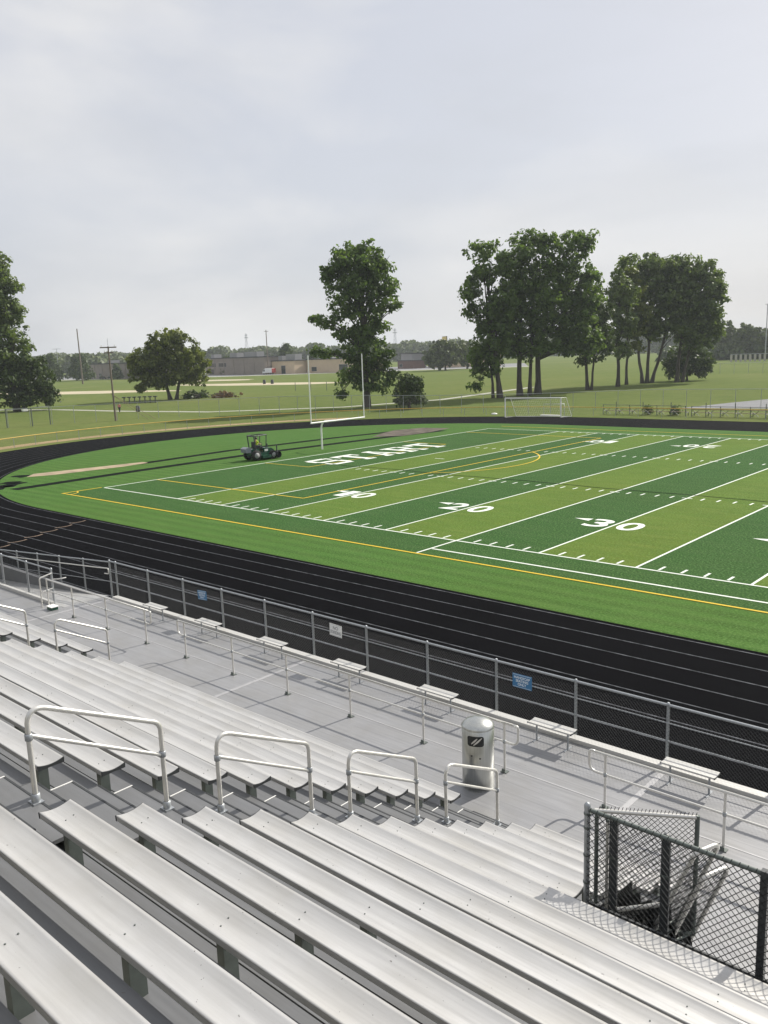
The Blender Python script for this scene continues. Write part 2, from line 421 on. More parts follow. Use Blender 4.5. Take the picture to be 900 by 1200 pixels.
for i, ch in enumerate('START'):
    wd = 2.62
    for j, s in enumerate(LET[ch]):
        zz = .020 + .0008 * j
        P = [(s[0], s[1]), (s[2], s[1]), (s[2], s[3]), (s[0], s[3])] if isinstance(s, tuple) else s
        st.poly([(-2.6 - b * 4.0, ys + a * wd) for a, b in P], zz)
    ys += wd + .66
struct('end_zone_lettering', st, M['linew'], turf)
yl = MB(); zy = .014
def yX(y, x0, x1, wd=.11): yl.box(x0, x1, y - wd / 2, y + wd / 2, .005, zy)
def yY(x, y0, y1, wd=.11): yl.box(x - wd / 2, x + wd / 2, y0, y1, .005, zy + .001)
yX(-3.12, -9.5, 101, .12); yX(FW + 3.12, -9.5, 101); yY(-9.42, -3.1, -.1); yX(4.42, -9.1, 7.3); yX(FW - 4.42, -9.1, 7.3); yY(7.3, 4.42, FW - 4.42)
yX(15.2, -9.1, -3.65, .08); yX(FW - 15.2, -9.1, -3.65, .08); yY(-3.65, 15.2, FW - 15.2, .08)
arc = [(1.8 + 9.15 * math.cos(a), 24.4 + 9.15 * math.sin(a)) for a in np.linspace(-.92, .92, 40)]
tape(yl, arc, .12, zy + .002)
tape(yl, [(-9.4 + 1.0 * math.cos(a), -3.1 + 1.0 * math.sin(a)) for a in np.linspace(0, PI / 2, 10)], .1, zy + .002)
struct('field_yellow_lines', yl, M['liney'], turf)
mb = MB()
tape(mb, [(x, 17.35 + .10 * math.sin(x * .5) + .05 * math.sin(x * 1.7)) for x in np.arange(-2, 60, .8)], .10, .0165)
struct('turf_dark_line', mb, M['runway'], turf)  # thin dark wavy line laid along the turf near the hash marks
# long jump runways, sand pit, worn paved pad behind the end zone
mb = MB(); tape(mb, [(-14.7, -4.2), (-15.3, 6), (-15.5, 20), (-14.0, 36), (-12.8, 45)], 1.15, .004); tape(mb, [(-19.4, 9.3), (-20.2, 20), (-19.0, 34), (-16.6, 47)], 1.05, .0045)
rng = np.random.default_rng(4)
for cx_, cy_, r_ in ((-17.4, -3.6, .9), (-16.6, -4.6, .8), (-18.6, -2.9, .6), (-21.5, -.2, .7)):
    mb.poly([(cx_ + r_ * (1 + .5 * math.sin(3 * a + cx_)) * math.cos(a), cy_ + 1.5 * r_ * (1 + .4 * math.cos(2 * a + cy_)) * math.sin(a)) for a in np.linspace(0, 2 * PI, 18)[:-1]], .005)
struct('jump_runway', mb, M['runway'], turf)
mb = MB(); mb.poly([(-22.0, .9), (-20.6, -.4), (-19.7, 1.6), (-19.0, 7.4), (-19.3, 10.2), (-20.3, 10.3), (-21.2, 5.5)], .006); struct('sand_pit', mb, M['sand'], turf)
mb = MB(); mb.poly([(-15.6, 36), (-13.2, 38.5), (-13.0, 43), (-13.8, 47.5), (-17.4, 46.8), (-18.6, 43), (-17.2, 39)], .007); struct('jump_pad', mb, M['pave'], turf)

# ground patches beyond the track
def gpatch(name, pts, m, z): q = MB(); q.poly(pts, z); return struct(name, q, M[m])
def blob(cx, cy, a, b, ang, n=28, j=.12, seed=0):
    r = random.Random(seed); ph = [r.uniform(0, 6.28) for _ in range(3)]; out = []
    for k in range(n):
        t = 2 * PI * k / n; q = 1 + j * math.sin(2 * t + ph[0]) + j * .6 * math.sin(3 * t + ph[1]) + j * .4 * math.sin(5 * t + ph[2])
        x, y = a * q * math.cos(t), b * q * math.sin(t); out.append((cx + x * math.cos(ang) - y * math.sin(ang), cy + x * math.sin(ang) + y * math.cos(ang)))
    return out
gpatch('dirt_infield', blob(-181, 158, 34, 11, .14, seed=1), 'infield', -.024)
gpatch('dirt_field', blob(-206, 104, 38, 10, .25, seed=2), 'infield', -.024)
gpatch('dirt_heap_ground', blob(-252, 190, 26, 9, .3, seed=5), 'infield', -.022)
gpatch('gravel_lot', [(-1.5, 84.5), (11, 86.5), (34, 92), (34, 118), (4, 107), (1, 96)], 'gravel', -.022)
mb = MB(); tape(mb, [(-190, 34), (-150, 42), (-115.7, 52), (-95, 53.5), (-73.7, 57.5), (-57, 73.5), (-52, 95), (-60, 140)], 1.9, -.02); struct('footpath', mb, M['path'])
mb = MB(); tape(mb, [(CX0 - 45.4 * math.cos(a), CY + 45.4 * math.sin(a)) for a in np.linspace(-.9, .75, 40)], 2.4, -.026); struct('dirt_verge', mb, M['dirtmix'])
gpatch('service_road', [(-520, 180), (-300, 236), (-180, 330), (-186, 338), (-304, 244), (-520, 190)], 'path', -.02)
gpatch('car_park', [(-520, 190), (-304, 244), (-186, 338), (-240, 420), (-420, 330), (-600, 270)], 'gravel', -.019)

# ------------------------------------------------------------------ grandstand
RUN, RISE = .61, .306; DK = 1.67
Sz = lambda k: 2.299 + RISE * (k - 1)
Sy = lambda k: -22.156 - RUN * (k - 1)
TD = .43; NR = 17
# walkway deck
deck = MB(); deck.box(22.85, 62, -21.86, -18.42, DK - .05, DK); deck.box(10, 22.85, -21.86, -19.86, DK - .0505, DK - .0005)
deck.box(43.1, 62, -24.72, -21.86, DK - .0515, DK - .0015)
walk = struct('walkway', deck, M['deck'])
mb = MB()
for x in (23.3, 32.25, 41.25, 50.2): mb.box(x - .05, x + .05, -21.85, -18.44, DK, DK + .005)
mb.box(23.4, 62, -20.04, -20.01, DK, DK + .0045)
struct('joint_strip', mb, M['joint'], walk)
mb = MB(); mb.box(10, 62, -18.46, -18.30, DK - .9, DK - .052); mb.box(10, 62, -21.9, -21.87, 0, DK - .06)
struct('walkway_skirt', mb, M['tread'], walk)
mb = MB(); mb.add([(22.85, -18.32, DK), (22.85, -19.82, DK), (2.0, -19.82, .0), (2.0, -18.32, .0), (22.85, -18.32, DK - .06), (22.85, -19.82, DK - .06), (2.0, -19.82, -.06), (2.0, -18.32, -.06)],
                  [(0, 1, 2, 3), (4, 7, 6, 5), (0, 3, 7, 4), (1, 5, 6, 2), (0, 4, 5, 1), (2, 6, 7, 3)])
struct('ramp', mb, M['seat'])

def plank_profile(wd=.246, th=.050):
    top = []
    for i in range(15):
        t = i / 14; y = -wd * t
        dip = -.023 * math.sin(PI * t) ** .85 if 0 < t < 1 else 0
        top.append((y, dip))
    top = [(.003, -.006)] + top + [(-wd - .003, -.006)]
    rest = [(-wd - .003, -.006), (-wd - .001, -th), (-wd + .012, -th - .002), (-wd * .5, -th + .002), (-.012, -th - .002), (.001, -th), (.003, -.006)]
    return top, rest
PTOP, PREST = plank_profile()
PP = PTOP + PREST[1:-1]
def plank(y0, z0, x0, x1, zs=1.0):
    m = MB()
    for prof, sm in ((PTOP, True), (PREST, False)):
        n = len(prof); v = [(x0, y0 + y, z0 + z * zs) for y, z in prof] + [(x1, y0 + y, z0 + z * zs) for y, z in prof]
        m.add(v, [(i, i + 1, i + 1 + n, i + n) for i in range(n - 1)], sm)
    for x in (x0, x1): m.add([(x, y0 + y, z0 + z * zs) for y, z in PP], [tuple(range(len(PP)))])
    return m
def seat_section(x0, x1, label, cut=None, cutx=None):
    t = thing('bleacher_section', label, 'bleacher', (0.5 * (x0 + x1), -21.86, DK))
    cache = {}
    def part(name, key, mb, m, parent, dy, dz):
        if key in cache: o = cache[key].copy(); COL.objects.link(o); o.parent = parent
        else: o = obj(name, mb(), m, parent); cache[key] = o
        o.location = (0, dy, dz); return o
    for k in range(1, NR + 1):
        xe = cutx if (cut and k <= cut) else x1
        dy, dz = Sy(k) - Sy(1), Sz(k) - Sz(1); tag_ = xe
        pl = part('seat_plank', ('p', tag_), lambda: plank(Sy(1), Sz(1), x0, xe), M['seat'], t, dy, dz)
        capb = lambda xa, xb: MB().extr_x([(Sy(1) + y * 1.02 + .002, Sz(1) + z - .001) for y, z in PP], xa, xb)
        part('end_cap', ('c0',), lambda: capb(x0 - .008, x0 + .004), M['cap'], pl, 0, 0)
        part('end_cap', ('c1', tag_), lambda: capb(xe - .004, xe + .008), M['cap'], pl, 0, 0)
        nb = max(2, int(round((xe - x0) / 1.83)) + 1)
        for i in range(nb):
            xb = x0 + .22 + (xe - x0 - .44) * i / (nb - 1)
            part('support_bracket', ('b', tag_, i), lambda: MB().box(xb - .035, xb + .035, Sy(1) - .17, Sy(1) - .07, Sz(1) - TD, Sz(1) - .043).tube([(xb - .012, Sy(1) - .085, Sz(1) - .2), (xb - .012, Sy(1) - .085, Sz(1) - .0165)], .0055, 6).tube([(xb + .012, Sy(1) - .16, Sz(1) - .2), (xb + .012, Sy(1) - .16, Sz(1) - .0165)], .0055, 6), M['under'], pl, 0, 0)
        f, b = Sy(1) + .32, Sy(1) - .29; zt = Sz(1) - TD
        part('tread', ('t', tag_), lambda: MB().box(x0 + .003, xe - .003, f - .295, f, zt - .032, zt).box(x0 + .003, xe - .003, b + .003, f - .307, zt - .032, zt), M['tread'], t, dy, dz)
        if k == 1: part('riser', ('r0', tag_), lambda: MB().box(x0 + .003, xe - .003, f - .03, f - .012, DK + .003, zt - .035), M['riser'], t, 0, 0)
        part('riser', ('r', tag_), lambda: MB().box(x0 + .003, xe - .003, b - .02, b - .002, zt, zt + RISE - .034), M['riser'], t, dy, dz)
    return t
XL, XR = 39.609, 40.944
secC = seat_section(30.15, XL, 'bare aluminium bleacher seats between the two railed aisles')
secR = seat_section(XR, 52.5, 'bare aluminium bleacher seats filling the foreground right of the nearer aisle', 5, 43.02)
secL = seat_section(17.5, 28.77, 'bare aluminium bleacher seats with dark end caps beyond the farther aisle')

def aisle(x0, x1, label):
    t = thing('aisle_stairs', label, 'stairs', (0.5 * (x0 + x1), -21.86, DK), 0, 'stepped aisles through the bleachers')
    for k in range(1, NR + 1):
        dy, dz = Sy(k) - Sy(1), Sz(k) - Sz(1)
        f, b, zt = Sy(k) + .32, Sy(k) - .29, Sz(k) - TD
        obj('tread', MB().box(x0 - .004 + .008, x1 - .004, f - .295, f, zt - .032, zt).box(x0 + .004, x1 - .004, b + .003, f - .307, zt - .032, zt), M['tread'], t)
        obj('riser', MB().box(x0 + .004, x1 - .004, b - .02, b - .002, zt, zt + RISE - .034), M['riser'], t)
        if k < NR:
            hs = obj('half_step', MB().box(x0 + .01, x1 - .004, b + .004, Sy(k) + .06, zt + .118, zt + .150).box(x0 + .03, x1 - .03, Sy(k) - .03, Sy(k) + .02, zt + .002, zt + .118), M['tread'], t)
            obj('edge_strip', MB().box(x0 - .004, x0 + .009, b + .02, Sy(k) + .062, zt + .112, zt + .156), M['white'], hs)
            obj('nosing', MB().box(x0 + .012, x1 - .006, Sy(k) + .046, Sy(k) + .066, zt + .120, zt + .153), M['cap'], hs)
        obj('tread_nosing', MB().box(x0 + .006, x1 - .006, f - .014, f + .006, zt - .03, zt + .003), M['cap'], t)
    f, zt = Sy(1) + .32, Sz(1) - TD
    obj('riser', MB().box(x0 + .004, x1 - .004, f - .03, f - .012, DK + .003, zt - .035), M['riser'], t)
    return t
aisle(XL, XR, 'stepped aluminium aisle with half steps and four tube handrails, nearer to the trash can')
aisle(28.77, 30.15, 'stepped aluminium aisle with two tube handrails at left of frame')

# centre handrails in the aisles
def handrail(label):
    k0, k1 = 3, 1
    X = 0; y0, y1 = -2 * RUN, 0; z0, z1 = 2 * RISE, 0
    t = thing('aisle_handrail', label, 'handrail', (0, 0, 0), 0, 'tube handrails in the bleacher aisles')
    fr = [(X, y0, z0), (X, y0, z0 + .86), (X, y1, z1 + .87), (X, y1, z1)]
    obj('rail_frame', MB().tube(fillet(fr, .13, 8), .0225, 14), M['pipe'], t)
    obj('middle_rail', MB().tube([(X, y0 + .025, z0 +   .58), (X, y1 - .025, z1 + .56)], .018, 12), M['pipe'], t)
    for y, z, h in ((y0, z0, .58), (y1, z1, .56)):
        obj('clamp', MB().lathe((X, y, z + h - .03), [(.026, 0), (.032, .003), (.032, .057), (.026, .06)], 14), M['galv'], t)
        obj('base_plate', MB().box(X - .055, X + .055, y - .045, y + .045, z - .002, z + .010).lathe((X, y, z), [(.037, .01), (.037, .075), (.026, .08)], 14), M['galv'], t)
    return t
hr = None
ROWS = [(12, 10, 'leftmost and largest'), (9, 7, 'second largest'), (6, 4, 'third largest'), (3, 1, 'smallest, in front of the trash can,')]
labs = ['large tube handrail at the left, highest in the near aisle', 'tube handrail second from the left in the near aisle',
        'tube handrail next to the one by the trash can', 'lowest tube handrail of the near aisle, right in front of the trash can']
for (ka, kb, _), lb in zip(ROWS, labs):
    loc = (40.27, Sy(kb) + .03, Sz(kb) - .278)
    if hr is None: hr = handrail(lb); hr.location = loc
    else: dup(hr, loc, None, lb)
dup(hr, (29.46, Sy(1) + .03, Sz(1) - .278), None, 'small tube handrail at the bottom of the far aisle')
dup(hr, (29.46, Sy(4) + .03, Sz(4) - .278), None, 'small tube handrail cut off by the left edge, in the far aisle')

# walkway rails with looped ends
def walk_rail(label, xs, loopL, loopR, y=-20.17):
    t = thing('walkway_railing', label, 'railing', (xs[0], y, DK), 0, 'low pipe railings along the walkway')
    zt, zm = DK + .92, DK + .57
    xa = xs[0] - (.18 if loopL else 0); xb = xs[-1] + (.18 if loopR else 0)
    pts = [(xa, y, zt), (xb, y, zt)]
    if loopR: pts += [(xb + .10, y, zt), (xb + .10, y, zm), (xs[-1], y, zm)]
    if loopL: pts = [(xs[0], y, zm), (xa - .10, y, zm), (xa - .10, y, zt)] + pts[0:]
    obj('top_rail', MB().tube(fillet(pts, .15, 7), .0215, 12), M['pipe'], t)
    obj('middle_rail', MB().tube([(xs[0], y + .001, zm), (xs[-1], y + .001, zm)], .0185, 10), M['pipe'], t)
    for x in xs:
        p = obj('rail_post', MB().tube([(x, y, DK + .01), (x, y, zt)], .021, 12), M['pipe'], t)
        obj('foot_plate', MB().box(x - .06, x + .06, y - .05, y + .05, DK + .0052, DK + .014).box(x - .03, x + .03, y - .05, y - .03, DK + .014, DK + .07), M['under'], p)
        obj('clamp', MB().lathe((x, y, zm - .03), [(.022, 0), (.03, .003), (.03, .057), (.022, .06)], 12), M['galv'], p)
    return t
walk_rail('short low pipe railing near the left end of the walkway', [22.6, 24.1, 25.95, 27.9], False, True)
walk_rail('long low pipe railing running along the walkway behind the trash can', [29.65, 31.52, 33.42, 35.34, 37.26, 39.09], True, True)
walk_rail('low pipe railing partly hidden by the black mesh fence', [41.0, 42.88, 44.75, 46.6], True, False)

# chain link helper: both wire diagonals as thin prisms in the plane p0->p1, heights z0..z1
def chain(mb, p0, p1, z0a, z1a, z0b, z1b, pitch=.07, r=.0022):
    p0, p1 = Vector((*p0, 0)), Vector((*p1, 0)); L = (p1 - p0).length; t = (p1 - p0) / L; nrm = Vector((-t.y, t.x, 0))
    H = z1a - z0a
    def P(u, v, off): return p0 + t * u + nrm * off + Vector((0, 0, z0a + (z0b - z0a) * u / L + v))
    for sgn in (1, -1):
        c = -H
        while c < L + H:
            ua, va, ub, vb = (c, 0, c + H, H) if sgn > 0 else (c + H, 0, c, H)
            # clip to 0..L
            d = (ub - ua)
            t0, t1 = sorted(((0 - ua) / d, (L - ua) / d)); t0 = max(t0, 0); t1 = min(t1, 1)
            if t1 - t0 > .01:
                A = P(ua + d * t0, H * t0, sgn * r); B = P(ua + d * t1, H * t1, sgn * r)
                dirv = (B - A).normalized(); s1 = dirv.cross(nrm).normalized() * r; s2 = nrm * r
                ring_ = [s1, -s1 * .5 + s2 * .87, -s1 * .5 - s2 * .87]
                mb.add([A + q for q in ring_] + [B + q for q in ring_], [(0, 1, 4, 3), (1, 2, 5, 4), (2, 0, 3, 5)])
            c += pitch
    return mb
def post(mb, x, y, z0, z1, r=.03, n=12):
    mb.tube([(x, y, z0), (x, y, z1)], r, n); mb.lathe((x, y, z1), [(r * 1.12, -.02), (r * 1.12, .01), (r * .7, .035), (.001, .042)], n); return mb
# front guard fence
FY = -18.2
t = thing('chain_link_fence', 'long galvanised chain link fence between the walkway and the black track', 'fence', (22.8, FY, DK))
xs = [23.22 + 1.795 * k for k in range(0, 16)]
for x in [22.86] + xs: obj('fence_post', post(MB(), x, FY, DK - .6, 2.79, .029), M['galv'], t)
obj('top_rail', MB().tube([(22.86, FY, 2.78), (xs[-1], FY, 2.78)], .024, 12), M['galv'], t)
for zz in (2.46, 2.13): obj('middle_rail', MB().tube([(22.86, FY - .03, zz), (xs[-1], FY - .03, zz)], .012, 8), M['galv'], t)
obj('chain_link', chain(MB(), (22.86, FY - .045), (xs[-1], FY - .045), 1.70, 2.80, 1.70, 2.80, .07, .0017), M['mesh'], t)
obj('toe_board', MB().box(23.3, 62, -18.45, -18.27, DK + .002, DK + .075), M['white alu'], t)
# fences along the ramp
t = thing('ramp_fence', 'sloping chain link fence running down beside the ramp at far left', 'fence', (22.8, FY, DK))
rz = lambda x: DK * (x - 2) / 20.85
for x in (21.2, 19.56, 17.95, 16.33, 14.75, 13.1): obj('fence_post', post(MB(), x, FY, -.2, rz(x) + 1.08, .026), M['galv'], t)
obj('top_rail', MB().tube([(22.8, FY, rz(22.8) + 1.08), (13.1, FY, rz(13.1) + 1.08)], .022, 10), M['galv'], t)
obj('middle_rail', MB().tube([(22.8, FY - .02, rz(22.8) + .45), (13.1, FY - .02, rz(13.1) + .45)], .012, 8), M['galv'], t)
obj('handrail', MB().tube(fillet([(22.7, FY - .1, rz(22.7) + .72), (22.95, FY - .1, rz(22.7) + .74), (22.95, FY - .1, rz(22.7) + .92), (22.3, FY - .1, rz(22.3) + .89), (13.1, FY - .1, rz(13.1) + .88)], .07), .018, 10), M['pipe'], t)
obj('chain_link', chain(MB(), (22.8, FY - .03), (13.1, FY - .03), rz(22.8) + .05, rz(22.8) + 1.08, rz(13.1) + .05, rz(13.1) + 1.08, .07, .0017), M['mesh'], t)
t = thing('guard_fence', 'level chain link fence between the bleacher deck and the ramp', 'fence', (22.2, -19.8, DK))
for x in (22.2, 20.55, 18.75, 16.95, 15.1, 13.3): obj('fence_post', post(MB(), x, -19.8, DK - .3, DK + 1.10, .034), M['galv'], t)
obj('top_rail', MB().tube([(22.2, -19.8, DK + 1.09), (13.3, -19.8, DK + 1.09)], .022, 10), M['galv'], t)
obj('chain_link', chain(MB(), (22.2, -19.83), (13.3, -19.83), DK + .03, DK + 1.09, DK + .03, DK + 1.09, .07, .0017), M['mesh'], t)
obj('toe_board', MB().box(13.3, 22.3, -19.95, -19.85, DK + .001, DK + .10), M['white alu'], t)
t = thing('short_handrail', 'small bright two bar handrail beside the end post of the level fence', 'handrail', (22.3, -20.2, DK))
obj('rail_frame', MB().tube(fillet([(22.32, -20.25, DK), (22.32, -20.25, DK + .92), (22.32, -19.84, DK + 1.0)], .07), .021, 10), M['pipe'], t)
obj('middle_rail', MB().tube([(22.32, -20.25, DK + .48), (22.32, -19.86, DK + .52)], .018, 10), M['pipe'], t)
obj('grab_bar', MB().tube(fillet([(22.32, -19.86, DK + .80), (22.62, -19.7, DK + .84), (22.62, -19.55, DK + .84)], .05), .018, 10), M['pipe'], t)
t = thing('step_box', 'low white box with a green face at the foot of the small handrail', 'step', (22.8, -20.1, DK))
obj('box_body', MB().box(22.62, 22.92, -20.25, -20.05, DK + .002, DK + .09), M['grn'], t); obj('box_lid', MB().box(22.60, 22.94, -20.27, -20.03, DK + .091, DK + .11), M['white'], t)

# benches along the fence
def bench(label):
    t = thing('fence_bench', label, 'bench', (0, 0, 0), 0, 'short plank benches along the front fence')
    pl = obj('seat_plank', plank(.123, .38, -.45, .45, .6), M['white alu'], t)
    for x in (-.454, .454): obj('end_cap', MB().extr_x([(.125 + y * 1.02, .379 + z * .62) for y, z in PP], x - .006, x + .006), M['cap'], pl)
    for x in (-.33, .33):
        obj('leg', MB().tube([(x, 0, .012), (x, 0, .354)], .018, 10).box(x - .02, x + .02, -.13, .13, .0, .012).box(x - .03, x + .03, -.09, .09, .341, .354), M['galv'], t)
    return t
bx = [(26.2, 'bench at the fence nearest the left end of the walkway'), (28.7, 'bench at the fence just right of the small blue sign'), (31.3, 'bench at the fence left of the white sign'),
      (33.93, 'bench at the fence just right of the white sign'), (36.5, 'bench at the fence left of the blue sign with readable words'), (39.2, 'bench at the fence behind and right of the trash can'),
      (41.8, 'bench at the fence behind the low railing, nearest the black mesh gate')]
b0 = None
for x, lb in bx:
    lb = 'short aluminium plank ' + lb
    if b0 is None: b0 = bench(lb); b0.location = (x, -18.76, DK)
    else: dup(b0, (x, -18.76, DK), None, lb)
# signs on the fence
def sign(x, zc, wdt, h, m, lines, tm, label, tilt=0):
    y = FY - .062
    t = thing('fence_sign', label, 'sign', (x, y, zc - h / 2))
    b = MB().box(x - wdt / 2, x + wdt / 2, y - .004, y + .004, zc - h / 2, zc + h / 2)
    tx = MB(); lh = h * .74 / len(lines)
    for i, s in enumerate(lines):
        cu = bpy.data.curves.new('lettering', 'FONT'); cu.body = s; cu.offset = .022
        o = bpy.data.objects.new('lettering', cu); COL.objects.link(o); dg = bpy.context.evaluated_depsgraph_get()
        me = bpy.data.meshes.new_from_object(o.evaluated_get(dg)); v = [tuple(p.co) for p in me.vertices]; f = [tuple(p.vertices) for p in me.polygons]
        bpy.data.objects.remove(o); x0 = min(a for a, *_ in v); x1 = max(a for a, *_ in v); y0 = min(a[1] for a in v); y1 = max(a[1] for a in v)
        sw = min(wdt * .86, (x1 - x0) / (y1 - y0) * lh * .78); zz = zc + h * .37 - lh * (i + .86)
        tx.add([(x - sw / 2 + (a - x0) / (x1 - x0) * sw, y - .0065, zz + (b_ - y0) / (y1 - y0) * lh * .78) for a, b_, _ in v], f)
    border = MB()
    e = .012
    for q in ((x - wdt / 2 + e, x + wdt / 2 - e, zc + h / 2 - e - .006, zc + h / 2 - e), (x - wdt / 2 + e, x + wdt / 2 - e, zc - h / 2 + e, zc - h / 2 + e + .006)):
        border.box(q[0], q[1], y - .0062, y - .0042, q[2], q[3])
    R = Matrix.Translation((x, y, zc)) @ Matrix.Rotation(tilt, 4, 'Y') @ Matrix.Translation((-x, -y, -zc))
    p = obj('sign_panel', b.xf(R), m, t); obj('lettering', tx.xf(R), tm, p); obj('border', border.xf(R), tm, p)
    return t
sign(38.23, 2.51, .44, .28, M['signblue'], ['HANDICAP', 'SEATING', 'ONLY'], M['signtext'], 'blue sign with white words HANDICAP SEATING ONLY on the fence, the nearer and readable one')
sign(27.8, 2.51, .40, .26, M['signblue'], ['HANDICAP', 'SEATING', 'ONLY'], M['signtext'], 'small faded blue sign on the fence toward the left end', -.06)
sign(33.05, 2.53, .40, .29, M['signwhite'], ['NO', 'STANDING'], M['signdark'], 'small white NO STANDING sign on the fence', .04)

# trash can
cx, cy = 39.0, -20.83
t = thing('trash_can', 'tall brushed steel cylinder trash can with domed lid on the walkway', 'trash can', (cx, cy, DK))
cr = .272
obj('can_body', MB().lathe((cx, cy, DK), [(cr - .012, .0), (cr - .012, .035), (cr, .04), (cr, 1.08), (cr - .006, 1.085)], 64), M['steel'], t)
obj('dome_lid', MB().lathe((cx, cy, DK), [(cr + .004, 1.082), (cr + .006, 1.10), (cr - .01, 1.125), (cr * .8, 1.17), (cr * .5, 1.205), (cr * .22, 1.222), (.001, 1.226)], 64), M['steel'], t)
def curved_panel(mb, a0, a1, z0, z1, r, n=14, rad=.25):
    """rounded rectangle wrapped on the cylinder, as a thin shell"""
    pts = []
    W, H = (a1 - a0), (z1 - z0); c = .04
    out = []
    for (qx, qz, s) in ((a1, z1, 0), (a0, z1, 1), (a0, z0, 2), (a1, z0, 3)):
        ca = c / r
        for k in range(6):
            an = PI / 2 * s + PI / 2 * k / 5
            ccx = qx - ca if s in (0, 3) else qx + ca; ccz = qz - c if s in (0, 1) else qz + c
            out.append((ccx + ca * math.cos(an), ccz + c * math.sin(an)))
    o2 = []
    for i, q in enumerate(out):
        nx = out[(i + 1) % len(out)]; m_ = max(1, int(abs(nx[0] - q[0]) / .08))
        o2 += [(q[0] + (nx[0] - q[0]) * k / m_, q[1] + (nx[1] - q[1]) * k / m_) for k in range(m_)]
    out = o2
    cxx, czz = (a0 + a1) / 2, (z0 + z1) / 2
    v = [(cx + r * math.cos(cxx), cy + r * math.sin(cxx), DK + czz)]
    rings = [.34, .67, 1.0]
    for q in rings: v += [(cx + r * math.cos(cxx + (a - cxx) * q), cy + r * math.sin(cxx + (a - cxx) * q), DK + czz + (zq - czz) * q) for a, zq in out]
    n = len(out); f = [(0, 1 + i, 1 + (i + 1) % n) for i in range(n)]
    for j in range(2): f += [(1 + j * n + i, 1 + (j + 1) * n + i, 1 + (j + 1) * n + (i + 1) % n, 1 + j * n + (i + 1) % n) for i in range(n)]
    mb.add(v, f, True); return mb
ac = math.atan2(CAM.y - cy, CAM.x - cx) - .16
op = obj('opening', curved_panel(MB(), ac - .52, ac + .52, .83, 1.01, cr + .004), M['black'], t)
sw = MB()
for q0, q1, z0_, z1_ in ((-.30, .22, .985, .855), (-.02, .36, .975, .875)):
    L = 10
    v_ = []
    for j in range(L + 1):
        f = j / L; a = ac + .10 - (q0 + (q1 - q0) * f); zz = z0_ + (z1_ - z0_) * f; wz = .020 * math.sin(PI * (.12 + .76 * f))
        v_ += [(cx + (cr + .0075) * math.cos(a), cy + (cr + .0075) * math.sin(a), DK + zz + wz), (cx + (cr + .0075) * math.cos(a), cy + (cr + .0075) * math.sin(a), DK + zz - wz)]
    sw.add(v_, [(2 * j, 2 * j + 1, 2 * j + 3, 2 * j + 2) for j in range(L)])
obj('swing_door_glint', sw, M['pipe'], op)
for da, zz in ((-.30, .66), (.22, .62)):
    a = ac + .05 + da
    obj('latch_hole', MB().obox((cx + (cr + .002) * math.cos(a), cy + (cr + .002) * math.sin(a), DK + zz), (-.014 * math.sin(a), .014 * math.cos(a), 0), (.004 * math.cos(a), .004 * math.sin(a), 0), (0, 0, .010)), M['black'], t)

# black mesh fence and gate around the stair opening
BY = -24.68; BZ = 3.395
t = thing('mesh_fence', 'black chain link fence guarding the sunken opening at right', 'fence', (43.1, BY, BZ))
obj('end_post', post(MB(), 43.1, BY, BZ, BZ + 1.09, .030), M['galv'], t)
for x in (44.79, 46.5, 48.2): obj('fence_post', MB().box(x - .033, x + .033, BY - .03, BY + .03, BZ, BZ + 1.09), M['dkpost'], t)
obj('top_rail', MB().tube([(43.1, BY, BZ + 1.055), (48.2, BY, BZ + 1.055)], .022, 12), M['under'], t)
obj('bottom_rail', MB().box(43.13, 48.2, BY - .012, BY + .012, BZ + .02, BZ + .05), M['dkpost'], t)
cm = chain(MB(), (43.12, BY - .04), (48.2, BY - .04), BZ + .03, BZ + 1.06, BZ + .03, BZ + 1.06, .0715, .0042)
for i in range(72):
    x = 43.14 + i * .0715
    if x > 48.15: break
    cm.tube([(x, BY - .04, BZ + 1.055), (x + .014, BY - .046, BZ + 1.085), (x + .02, BY - .034, BZ + 1.105)], .0034, 5)
obj('chain_link', cm, M['black'], t)
for zz in (.25, .55, .85, 1.0): obj('tension_band', MB().lathe((43.1, BY, BZ + zz), [(.031, 0), (.036, .002), (.036, .022), (.031, .024)], 12), M['under'], t)
# gate, swung inwards
gd = Vector((.86, .51, 0)).normalized(); gp = Vector((43.12, BY + .05, BZ)); GLn = 1.0
t = thing('mesh_gate', 'chain link gate with a bright top rail swung open behind the black fence', 'gate', tuple(gp))
def GP(u, v, o=0): q = gp + gd * u + Vector((-gd.y, gd.x, 0)) * o; return (q.x, q.y, BZ + v)
obj('top_rail', MB().tube([GP(.03, 1.03), GP(GLn, 1.03)], .021, 12), M['pipe'], t)
obj('gate_post', MB().tube([GP(GLn, -.25), GP(GLn, 1.05)], .023, 12), M['under'], t)
obj('gate_post', MB().tube([GP(.05, -.25), GP(.05, 1.03)], .021, 12), M['under'], t)
obj('bottom_rail', MB().tube([GP(.05, -.24), GP(GLn, -.24)], .021, 12), M['under'], t)
cm = chain(MB(), (GP(.05, 0)[0], GP(.05, 0)[1]), (GP(GLn, 0)[0], GP(GLn, 0)[1]), BZ - .24, BZ + 1.03, BZ - .24, BZ + 1.03, .058, .0032)
for i in range(26):
    u = .07 + i * .0365; cm.tube([GP(u, 1.04), GP(u + .006, 1.06, .004), GP(u + .012, 1.085, -.004)], .0034, 5)
obj('chain_link', cm, M['black'], t)
